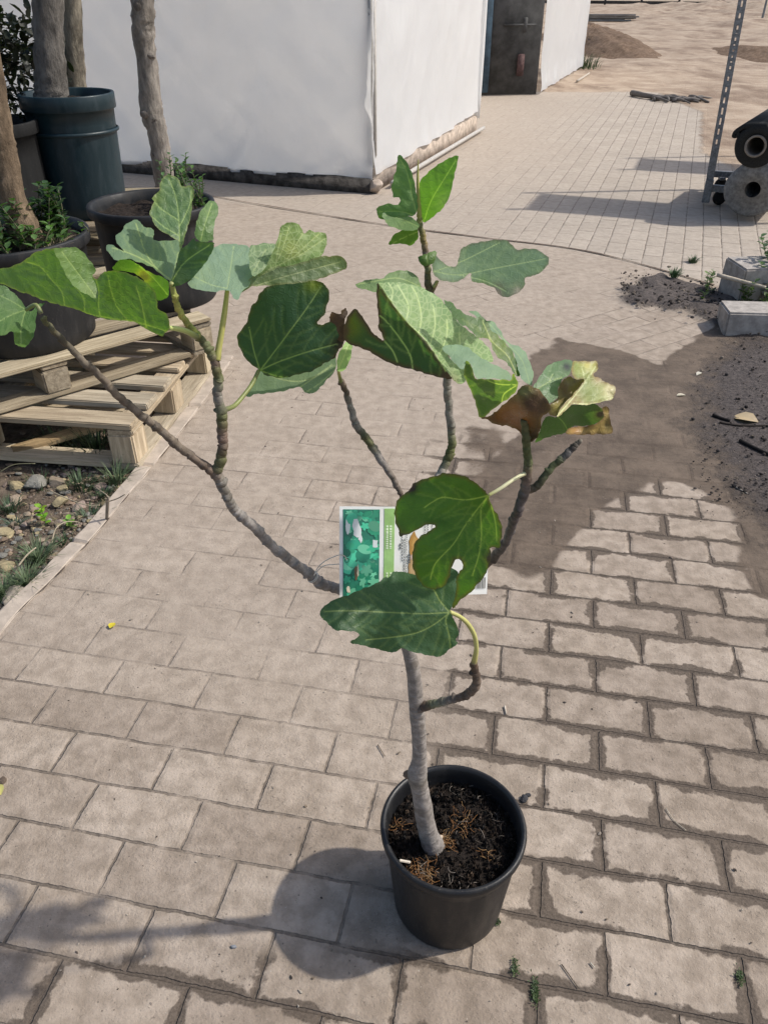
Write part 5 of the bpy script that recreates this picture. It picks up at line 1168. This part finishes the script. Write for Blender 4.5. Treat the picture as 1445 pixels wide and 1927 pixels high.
c2.patch(H_([(815, 685), (850, 720), (875, 795), (950, 803), (1030, 806), (1105, 808), (1120, 770), (1140, 800), (1150, 850), (1110, 910), (1040, 960), (960, 1020), (925, 1055), (895, 1040), (880, 970), (850, 890), (810, 800), (800, 740)]), .838, -.07, .06, H_([(950, 880)])[0], (.058, .098, .028), [H_([(1130, 850), (1060, 900), (1045, 960)]), H_([(1130, 840), (1000, 830), (850, 760)])], (.42, .46, .16), 2.2, seed=14, edge=((.30, .30, .12), 2.5, .5), bumps=[(930, 760, 40, .02)])
c2.build('leaf', 'cupped leaf, pale blue-green above and bright green on its turned-down side')
Leaf().patch(D_([(205, 1020), (300, 990), (380, 920), (470, 840), (520, 790), (560, 745), (640, 755), (700, 790), (760, 860), (790, 920), (770, 980), (720, 1010), (710, 1090), (690, 1160), (640, 1225), (580, 1240), (560, 1180), (500, 1120), (420, 1090), (330, 1080), (260, 1040)]), .825, -.05, .02, D_([(520, 950)])[0], (.060, .040, .024), [], seed=15, spots=[(972, 785, 20, ORG, 1.4), (945, 780, 14, ORG, 1.2), (988, 735, 12, (.22, .20, .06), 1), (1000, 760, 14, (.06, .035, .022), 1)], edge=((.20, .13, .05), 3, .6), wave=.014, serr=1.8, bumps=[(985, 760, 26, -.03)]).build('leaf', 'withered brown leaf with an orange patch, drooping on the right shoot')
Leaf().patch(D_([(650, 760), (690, 690), (740, 610), (800, 560), (880, 535), (960, 530), (985, 560), (960, 640), (900, 690), (860, 760), (850, 850), (800, 890), (750, 880), (700, 800)]), .845, .05, -.08, None, (.085, .145, .075), [D_([(680, 780), (780, 715), (890, 680)]), D_([(780, 715), (810, 650)])], (.30, .38, .2), 2.2, seed=16, spots=[(1066, 690, 6, (.02, .02, .03), 1)]).build('leaf', 'small bluish green leaf left of the yellowed curled leaf')
c7 = Leaf().patch(D_([(985, 545), (1060, 540), (1130, 540), (1185, 545), (1195, 600), (1160, 660), (1220, 690), (1290, 735), (1335, 745), (1340, 820), (1300, 870), (1230, 885), (1160, 900), (1080, 915), (1000, 905), (950, 930), (900, 980), (850, 1010), (870, 950), (960, 850), (1040, 760), (1080, 700), (1000, 690), (970, 630)]), .83, .06, -.07, D_([(1080, 750)])[0], (.19, .225, .085), [D_([(850, 1005), (960, 880), (1080, 730), (1120, 650)]), D_([(980, 900), (1150, 900), (1320, 850)]), D_([(1090, 720), (1060, 600)]), D_([(1120, 680), (1170, 590)])], (.58, .60, .36), 2.8, seed=17, ret=.3, spots=[(1110, 685, 14, (.40, .37, .13), 1), (1150, 735, 16, (.42, .37, .19), .9), (1078, 755, 14, (.20, .14, .06), 1), (1125, 712, 9, (.30, .22, .11), .9), (1088, 780, 9, (.16, .11, .05), .8)], edge=((.16, .10, .04), 4, .8), wave=.01, sdist=14, slen=26)
c7.patch(D_([(1000, 690), (1075, 700), (1040, 760), (960, 850), (880, 930), (850, 1000), (790, 1000), (780, 930), (850, 850), (860, 760), (910, 690), (950, 670)]), .837, .03, 0, None, (.17, .125, .065), [], seed=18, spots=[(1045, 770, 10, (.26, .22, .07), 1)], wave=.012)
c7.patch(D_([(850, 1010), (950, 930), (1010, 910), (1160, 905), (1210, 930), (1245, 960), (1250, 1010), (1200, 1060), (1100, 1090), (1010, 1090), (960, 1110), (920, 1150), (850, 1165), (790, 1180), (700, 1215), (660, 1230), (700, 1140), (740, 1030), (800, 1010)]), .833, .0, .06, None, (.055, .092, .035), [D_([(850, 1010), (900, 1060), (940, 1130)])], (.2, .28, .1), 2, seed=19, bumps=[(1105, 780, 22, .03)], spots=[(1130, 780, 10, (.06, .04, .03), .8)])
c7.patch(D_([(920, 1150), (960, 1105), (1030, 1095), (1110, 1090), (1200, 1060), (1245, 1010), (1235, 940), (1265, 920), (1290, 960), (1300, 1040), (1320, 1130), (1290, 1160), (1200, 1160), (1100, 1165), (1000, 1165)]), .822, .02, .0, None, (.24, .17, .055), [], seed=20, spots=[(1085, 808, 8, (.32, .17, .06), 1), (1140, 800, 10, (.16, .12, .04), 1)], edge=((.12, .07, .03), 3, .8), wave=.01)
c7.build('leaf', 'curled leaf turned yellow with a brown scorched rim, farthest right on the plant')
# top of the plant
t1 = Leaf().patch(B_([(730, 33), (752, 35), (780, 80), (800, 130), (812, 190), (818, 240), (815, 285), (790, 300), (735, 300), (690, 318), (655, 312), (638, 290), (640, 262), (680, 245), (725, 250), (742, 235), (735, 218), (710, 212), (705, 160), (718, 110), (727, 65)]), 1.0, -.02, -.02, None, (.085, .15, .055), [B_([(820, 310), (800, 230), (770, 100), (740, 45)]), B_([(815, 300), (740, 280), (650, 280)])], (.25, .34, .13), 2., seed=21, step=4)
t1.build('leaf', 'upright pointed leaf at the very top, left of the bud')
Leaf().patch(B_([(1000, 33), (985, 110), (965, 200), (935, 260), (890, 300), (850, 328), (838, 300), (830, 240), (815, 200), (820, 160), (860, 110), (910, 70), (960, 42)]), 1.0, -.08, -.02, None, (.085, .165, .028), [B_([(848, 322), (880, 230), (940, 130), (990, 50)])], (.3, .42, .12), 2., seed=22, step=4, spots=[(838, 385, 12, (.16, .22, .10), .8)]).build('leaf', 'bright sunlit pointed leaf at the very top, right of the bud')
Leaf().patch(B_([(665, 290), (720, 265), (780, 300), (822, 330), (815, 360), (760, 364), (700, 347), (672, 320)]), .985, .0, -.10, None, (.12, .18, .09), [B_([(820, 345), (740, 310), (675, 295)])], (.3, .38, .18), 2., seed=23, step=4).build('leaf', 'small grey-green leaf under the upright top leaf')
Leaf().patch(B_([(815, 358), (818, 400), (790, 430), (740, 422), (693, 427), (708, 390), (745, 365)]), .985, .0, .02, None, (.085, .15, .03), [B_([(818, 370), (760, 395), (700, 425)])], (.3, .38, .12), 2., seed=24, step=4).build('leaf', 'smallest leaf of the top tuft, lowest on its left')
Leaf().patch(B_([(823, 482), (850, 470), (880, 456), (902, 462), (895, 500), (860, 522), (828, 507)]), .995, .02, -.04, None, (.07, .12, .035), [B_([(865, 515), (860, 470)])], (.2, .28, .1), 1.5, seed=25, step=4).build('leaf', 'tiny leaf sitting on the stem below the top tuft')
mb = MB(); tube(mb, [P(a, b, 1.005) for a, b in ((790, 425), (789, 400), (787, 370), (786, 335), (787, 300))], [.003, .003, .0022, .0016, .0005], [YEL]*5, 8, 4); mb.build('bud', M['petiole'], fig)
d6 = Leaf().patch(B_([(885, 540), (888, 490), (895, 470), (930, 505), (980, 528), (1003, 490), (1008, 455), (1040, 430), (1100, 415), (1190, 405), (1230, 418), (1260, 450), (1300, 445), (1350, 450), (1390, 475), (1405, 497), (1380, 540), (1340, 565), (1300, 575), (1290, 620), (1240, 655), (1190, 657), (1160, 622), (1110, 600), (1060, 590), (1055, 555), (1000, 592), (950, 592), (905, 575)]), 1.0, -.02, -.15, B_([(1100, 520)])[0], (.092, .140, .088), [B_([(888, 545), (1000, 562), (1150, 535), (1390, 490)]), B_([(900, 545), (1020, 500), (1180, 420)]), B_([(1000, 562), (1120, 590), (1220, 640)])], (.28, .36, .2), 2.2, seed=26, edge=(DRY, 4, .35), spots=[(935, 550, 12, (.12, .08, .05), .8), (905, 535, 10, (.12, .2, .05), .7), (840, 515, 24, (.20, .27, .20), .9), (975, 550, 10, (.25, .22, .16), .8)])
d6.build('leaf', 'wide grey leaf stretching right from the top shoot, brown at its lower lobe', [(815, 540, 6, 1.0, (.4, .42, .2)), (822, 530, 7, 1.0, (.35, .28, .12)), (813, 548, 8, 1.005, BRN)])
# left cluster
Leaf().patch(Z((0, 0), 1, [(354, 533), (365, 520), (370, 505), (380, 488), (397, 470), (415, 460), (440, 459), (462, 462), (475, 470), (500, 490), (480, 515), (470, 535), (455, 550), (449, 564), (440, 560), (432, 548), (422, 546), (405, 549), (385, 547), (365, 543)]), .86, .03, -.13, (430, 510), (.150, .215, .165), [[(428, 543), (435, 500), (440, 465)], [(428, 543), (395, 535), (366, 520)]], (.32, .40, .24), 2.2, seed=30).patch(
    [(470, 535), (500, 500), (520, 458), (528, 430), (537, 421), (556, 419), (568, 430), (573, 440), (583, 432), (592, 438), (602, 436), (613, 441), (615, 455), (606, 480), (580, 492), (545, 505), (500, 520)], .87, .04, .0, (540, 480), (.155, .215, .095), [[(465, 540), (505, 508), (528, 480), (545, 425)], [(505, 508), (550, 485), (578, 460), (602, 438)], [(520, 490), (530, 440)], [(540, 488), (570, 440)], [(565, 480), (610, 450)]], (.46, .50, .28), 2.2, ret=.8, seed=31, sdist=14, slen=30, spots=[(548, 470, 14, (.35, .36, .1), .6)]).patch(
    [(452, 552), (475, 520), (505, 503), (545, 500), (580, 490), (605, 482), (625, 482), (642, 482), (653, 495), (650, 506), (620, 518), (590, 528), (550, 534), (500, 538), (475, 539)], .868, .02, -.02, (540, 515), (.10, .135, .07), [[(460, 545), (530, 522), (640, 493)]], (.32, .36, .2), 2.0, seed=32, sdist=16, slen=24, edge=((.2, .17, .06), 3, .4)).patch(
    [(470, 466), (482, 461), (500, 457), (517, 460), (522, 468), (512, 490), (480, 520), (470, 500)], .872, .03, -.1, None, (.12, .17, .10), [[(478, 510), (500, 470)]], (.3, .36, .2), 2, seed=33, ret=.6).build('leaf', 'pale leaf with netted veins, held up on a yellow stalk',
    [(428, 545, 8, .86, YEL), (424, 580, 10, .853, YEL), (418, 620, 11, .846, YEL), (412, 655, 12, .84, YEL), (409, 678, 13, .835, (.35, .34, .1))])
Leaf().patch(A_([(1100, 1290), (1082, 1210), (1030, 1180), (1020, 1130), (1005, 1065), (975, 1030), (920, 985), (870, 960), (800, 935), (720, 926), (660, 945), (625, 985), (600, 950), (560, 850), (480, 790), (380, 782), (300, 788), (220, 815), (150, 868), (60, 905), (0, 912), (-120, 925), (-260, 960), (-330, 1010), (-250, 1040), (-100, 1010), (0, 1008), (60, 1032), (130, 1062), (200, 1082), (280, 1117), (400, 1152), (500, 1177), (600, 1217), (700, 1242), (800, 1252), (880, 1262), (960, 1312), (1040, 1347), (1062, 1340)]),
    .80, -.06, -.03, A_([(550, 1050)])[0], (.078, .140, .022), [A_(v) for v in ([(1080, 1320), (900, 1265), (600, 1212), (300, 1128), (0, 1003)], [(420, 1150), (400, 1060), (330, 980), (260, 900), (170, 870)], [(650, 1220), (640, 1150), (640, 1050), (620, 980)], [(830, 1250), (760, 1160), (720, 1050), (700, 960)], [(550, 1195), (540, 1100), (470, 1010)], [(950, 1300), (920, 1150), (880, 1020)])], (.30, .38, .08), 2.6, seed=34, edge=((.25, .24, .06), 2.5, .5)).patch(
    A_([(350, 788), (430, 780), (480, 773), (530, 798), (580, 858), (625, 920), (600, 960), (617, 1010), (637, 1060), (632, 1106), (565, 1082), (500, 1042), (440, 972), (390, 872)]), .775, .05, -.03, None, (.095, .15, .055), [A_([(620, 1095), (520, 960), (400, 800)])], (.26, .34, .14), 2.2, seed=35, spots=[(170, 545, 14, (.2, .26, .14), .7)]).build('leaf', 'long bright backlit leaf stretching to the left picture edge',
    [(318, 617, 9, .79, (.42, .48, .16)), (335, 619, 10, .80, (.42, .48, .16)), (352, 624, 11, .815, (.38, .42, .14)), (370, 634, 12, .83, OLV)])
Leaf().patch(A_([(-20, 1012), (40, 1030), (85, 1065), (130, 1110), (165, 1160), (200, 1192), (240, 1150), (292, 1135), (250, 1180), (235, 1230), (232, 1300), (215, 1362), (172, 1416), (130, 1416), (95, 1390), (90, 1322), (50, 1335), (0, 1350), (-100, 1350), (-220, 1260), (-170, 1110), (-90, 1030)]), .79, .03, -.08, A_([(60, 1200)])[0], (.05, .10, .035), [A_([(170, 1180), (80, 1212), (-20, 1262), (-150, 1300)]), A_([(170, 1180), (140, 1290), (140, 1400)]), A_([(170, 1180), (70, 1120), (-60, 1060)])], (.2, .28, .12), 2.4, seed=36, spots=[(20, 560, 22, (.12, .19, .09), .8), (40, 640, 16, (.09, .16, .03), .8)]).build('leaf', 'dark green leaf cut off by the left picture edge, lowest of the left cluster',
    [(50, 583, 7, .785, PO), (68, 574, 8, .78, PO), (78, 590, 9, .776, OLV)])
A3b = A_([(1110, 1000)])[0]
a3 = Leaf().patch(A_([(1108, 1000), (1060, 962), (990, 907), (900, 872), (830, 852), (760, 862), (715, 822), (690, 782), (702, 756), (760, 776), (805, 806), (762, 748), (750, 705), (790, 670), (820, 625), (870, 600), (905, 605), (930, 640), (980, 650), (1000, 685), (1000, 730), (1090, 732), (1160, 732), (1168, 790), (1145, 880), (1120, 970)]), .822, .03, -.12, A3b, (.098, .150, .098), [A_(v) for v in ([(1110, 990), (1010, 905), (940, 800), (905, 690), (880, 615)], [(1110, 990), (1130, 920), (1158, 800)], [(1010, 905), (880, 830), (720, 775)])], (.33, .41, .19), 2.4, seed=37, spots=[(275, 515, 18, (.12, .2, .03), .8)])
a3.patch(A_([(1162, 800), (1158, 740), (1090, 695), (1020, 652), (985, 592), (972, 540), (1000, 480), (985, 455), (1030, 410), (1045, 340), (1080, 310), (1130, 315), (1165, 345), (1182, 385), (1230, 373), (1256, 410), (1246, 500), (1236, 580), (1215, 650), (1195, 720), (1175, 790)]), .835, .02, -.05, A3b, (.080, .130, .066), [A_(v) for v in ([(1165, 790), (1160, 600), (1140, 450), (1095, 330)], [(1158, 600), (1050, 530), (985, 460)], [(1160, 700), (1060, 640), (990, 580)], [(1165, 640), (1230, 500), (1240, 400)])], (.33, .42, .18), 2.4, seed=38, edge=((.25, .27, .09), 2.5, .5), spots=[(290, 375, 12, (.2, .25, .08), .6)])
a3.patch(A_([(1108, 1005), (1140, 900), (1165, 800), (1200, 770), (1262, 716), (1270, 735), (1320, 742), (1380, 744), (1386, 772), (1360, 830), (1310, 902), (1235, 985), (1160, 1022), (1120, 1030)]), .826, -.02, -.02, A3b, (.055, .092, .045), [A_([(1112, 1000), (1200, 870), (1360, 760)])], (.3, .38, .16), 2.4, seed=39)
a3.build('leaf', 'upright five-lobed grey-green leaf crowning the left shoot', [(323, 532, 9, .823, (.4, .42, .16)), (326, 545, 10, .826, (.38, .42, .14)), (331, 566, 11, .828, YEL)])
Leaf().patch(A_([(1265, 700), (1268, 640), (1290, 560), (1330, 500), (1370, 473), (1402, 490), (1416, 540), (1392, 620), (1382, 700), (1372, 732), (1300, 738)]), .85, .03, -.05, None, (.075, .125, .05), [A_([(1300, 735), (1330, 620), (1375, 490)])], (.26, .34, .14), 2.2, seed=40).build('leaf', 'small upright leaf right of the five-lobed one')
Leaf().patch(A_([(733, 915), (760, 870), (810, 850), (860, 865), (900, 890), (960, 930), (1030, 960), (1085, 990), (1097, 1060), (1082, 1100), (1050, 1118), (1015, 1110), (1000, 1060), (950, 1010), (900, 960), (860, 940), (800, 930)]), .812, -.07, .02, None, (.075, .14, .022), [A_([(1085, 1080), (980, 960), (880, 880)])], (.3, .4, .1), 2.2, seed=41, spots=[(272, 520, 9, (.42, .38, .05), 1.1), (225, 500, 12, (.05, .09, .02), .7)]).build('leaf', 'small backlit leaf with a yellow blotch under the five-lobed leaf')

# --- the hanging card
def card():
    # plane through four traced corners, kept at one depth with a slight tilt
    Yc = .882
    c00, c10, c01 = P(639, 953, Yc), P(922, 955, Yc+.055), P(639, 1126, Yc-.05)
    ex, ey = c10-c00, c01-c00; nrm = ex.cross(ey).normalized(); nrm = -nrm if nrm.y > 0 else nrm
    def K(u, v, off=0): return c00+ex*u+ey*v+nrm*off                 # u across 0..1, v down 0..1
    t = thing('plant_card', K(.5, .5), 'white information card with a leaf picture and green stripe, tied to the branch', 'plant card')
    wh = mat_simple('card_white', (.82, .82, .80), .35, .5, 20, .02); pr = {}
    def pm(n, c): 
        if n not in pr: pr[n] = mat_simple('print_'+n, c, .35, .5, 60, .12)
        return pr[n]
    def slab(name, u0, v0, u1, v1, mat, off, th=.0004, parent=t):
        V = [K(u0, v0, off), K(u1, v0, off), K(u1, v1, off), K(u0, v1, off)]; V = V+[v-nrm*th for v in V]
        return mesh_obj(name, V, [(0, 1, 2, 3), (7, 6, 5, 4), (0, 4, 5, 1), (1, 5, 6, 2), (2, 6, 7, 3), (3, 7, 4, 0)], mat, parent, smooth=False)
    base = slab('card', 0, 0, 1, 1, wh, 0, .0008)
    slab('stripe', .285, .02, .352, .99, pm('green', (.33, .55, .20)), .0006)
    # picture: dense leaf shapes on a dark ground
    k = NT('print_foliage'); luv = k.attr('wc').outputs['Vector']; base_c = k.attr('col').outputs['Color']
    k.set(k.b.inputs['Base Color'], base_c); k.b.inputs['Roughness'].default_value = .35
    slab('picture', .022, .03, .255, .985, pm('picture_ground', (.03, .20, .13)), .0006)
    rr = random.Random(12); mb = MB()
    def shape(u, v, ru, rv, a, col, lobes, o):
        V = [K(u, v, o)]; n = 30
        for i in range(n):
            b = 2*math.pi*i/n; r = 1 if lobes == 0 else (.55+.45*abs(math.cos(b*lobes/2)))
            x, y = math.cos(b)*ru*r, math.sin(b)*rv*r
            V.append(K(min(max(u+x*math.cos(a)-y*math.sin(a)*.62, .024), .253), min(max(v+x*math.sin(a)*1.6+y*math.cos(a), .032), .983), o))
        mb.add(V, [(0, i+1, (i+1) % n+1) for i in range(n)], col)
    for i in range(90):
        g = rr.uniform(.6, 1.5); c = rr.choice([(.04, .36, .20), (.06, .42, .25), (.03, .28, .17), (.14, .48, .30)])
        shape(rr.uniform(.04, .24), rr.uniform(.06, .95), rr.uniform(.012, .05), rr.uniform(.02, .08), rr.uniform(0, 3), tuple(x*g for x in c), rr.choice([5, 5, 0]),   .0009+i*.000007)
    def shard(u, v, ru, rv, col, o):
        n = 9; V = [K(u, v, o)]+[K(min(max(u+ru*rr.uniform(.5, 1.15)*math.cos(6.2832*i/n), .024), .253), v+rv*rr.uniform(.5, 1.15)*math.sin(6.2832*i/n), o) for i in range(n)]; mb.add(V, [(0, i+1, (i+1) % n+1) for i in range(n)], col)
    for u, v, a, b, c in ((.105, .24, .035, .11, (.72, .75, .74)), (.05, .23, .02, .10, (.70, .76, .74)), (.225, .40, .026, .06, (.66, .72, .72)), (.13, .34, .018, .05, (.72, .74, .74)), (.105, .71, .016, .10, (.16, .11, .06)), (.115, .70, .006, .07, (.66, .60, .42)), (.055, .90, .016, .05, (.75, .70, .55))):
        shard(u, v, a, b, c, .0016+u*.0002)
    mesh_obj('picture_leaves', mb.v, mb.f, k.m, t, {'col': ('FLOAT_COLOR', mb.c), 'wc': ('FLOAT_VECTOR', mb.w)}, False)
    # lines of small print run up the card
    def lines(name, rows, mat, o=.0011):
        m = MB()
        for u, v0, v1, h in rows:
            v = v0; r2 = random.Random(int(u*1000))
            while v < v1:
                l = r2.uniform(.012, .03)
                a = [K(u, v, o), K(u+h, v, o), K(u+h, min(v+l, v1), o), K(u, min(v+l, v1), o)]; m.add(a, [(0, 1, 2, 3)]); v += l+.008
        mesh_obj(name, m.v, m.f, mat, t, smooth=False)
    lines('stripe_print', [(.297, .20, .46, .014), (.32, .20, .46, .014)], pm('pale', (.72, .85, .62))); lines('stripe_print', [(.300, .72, .95, .012), (.325, .72, .95, .012)], pm('pale', (.72, .85, .62)))
    lines('small_print', [(.385, .40, .47, .012), (.40, .30, .60, .006), (.415, .35, .9, .006), (.43, .3, .9, .005)], pm('ink', (.12, .13, .14))); lines('small_print', [(.443, .52, .62, .016)], pm('ink', (.12, .13, .14))); lines('small_print', [(.55, .06, .3, .006)], pm('ink', (.12, .13, .14))); lines('small_print', [(.57, .06, .35, .006), (.60, .06, .4, .006), (.64, .06, .4, .006), (.70, .5, .9, .006)], pm('ink', (.12, .13, .14))); lines('small_print', [(.73, .5, .9, .006), (.85, .4, .75, .006)], pm('ink', (.12, .13, .14))); lines('small_print', [(.875, .4, .75, .006)], pm('ink', (.12, .13, .14)))
    m = MB(); r2 = random.Random(2); u = .905
    while u < .985:
        w = r2.choice([.0022, .004, .0055]); a = [K(u, .80, .0011), K(u+w, .80, .0011), K(u+w, .93, .0011), K(u, .93, .0011)]; m.add(a, [(0, 1, 2, 3)]); u += w+r2.choice([.003, .005])
    mesh_obj('barcode', m.v, m.f, pm('barcode_ink', (.10, .10, .10)), t, smooth=False)
    m2 = MB()
    def fruit(u, v, ru, rv, col, o):
        V = [K(u, v, o)]+[K(u+ru*rr.uniform(.8, 1.1)*math.cos(6.2832*i/24), v+rv*rr.uniform(.85, 1.1)*math.sin(6.2832*i/24)*(1-.25*math.cos(6.2832*i/24)), o) for i in range(24)]; m2.add(V, [(0, i+1, (i+1) % 24+1) for i in range(24)], col)
    for u, v, a, b, c in ((.485, .42, .035, .14, (.45, .24, .06)), (.49, .42, .022, .09, (.55, .33, .10)), (.475, .70, .03, .16, (.42, .27, .13)), (.478, .70, .02, .12, (.55, .38, .20)), (.50, .15, .03, .1, (.42, .24, .1)), (.48, .555, .02, .03, (.6, .45, .4))):
        fruit(u, v, a, b, c, .0008+.00004*len(m2.v)/25)
    mesh_obj('fruit_picture', m2.v, m2.f, k.m, t, {'col': ('FLOAT_COLOR', m2.c), 'wc': ('FLOAT_VECTOR', m2.w)}, False)
    # the string: from the eyelet round the branch
    e = K(.045, .58, .001); mb = MB(); sc = [(.70, .66, .58)]
    b0 = P(591, 1083, .845)
    pts = [e, P(650, 1060, .856), P(630, 1062, .853), P(612, 1064, .851), P(600, 1072, .848), b0]; tube(mb, pts, [.0007]*6, sc*6, 6, 5)
    pts = [e, P(648, 1046, .855), P(636, 1045, .852), P(615, 1054, .85), P(600, 1066, .848), b0]; tube(mb, pts, [.0007]*6, sc*6, 6, 5)
    axis = (P(605, 1099, .868)-P(580, 1079, .862)).normalized(); c0 = P(589, 1086, .864); n1 = axis.orthogonal().normalized(); n2 = axis.cross(n1)
    for off in (-.0012, .0012):
        ring = [c0+axis*off+(n1*math.cos(a)+n2*math.sin(a))*.0083 for a in np.linspace(0, 6.2832, 13)]; tube(mb, ring, [.0007]*13, sc*13, 6, 2, cap=False)
    mb.build('string', M['twig'], t)
    mb = MB(); ring = [K(.045+.022*math.cos(a)*.6, .58+.022*math.sin(a), .001) for a in np.linspace(0, 6.2832, 13)]; tube(mb, ring, [.0006]*13, [(.05, .05, .05)]*13, 6, 2, cap=False); mb.build('eyelet', M['rubber'], t)
card()
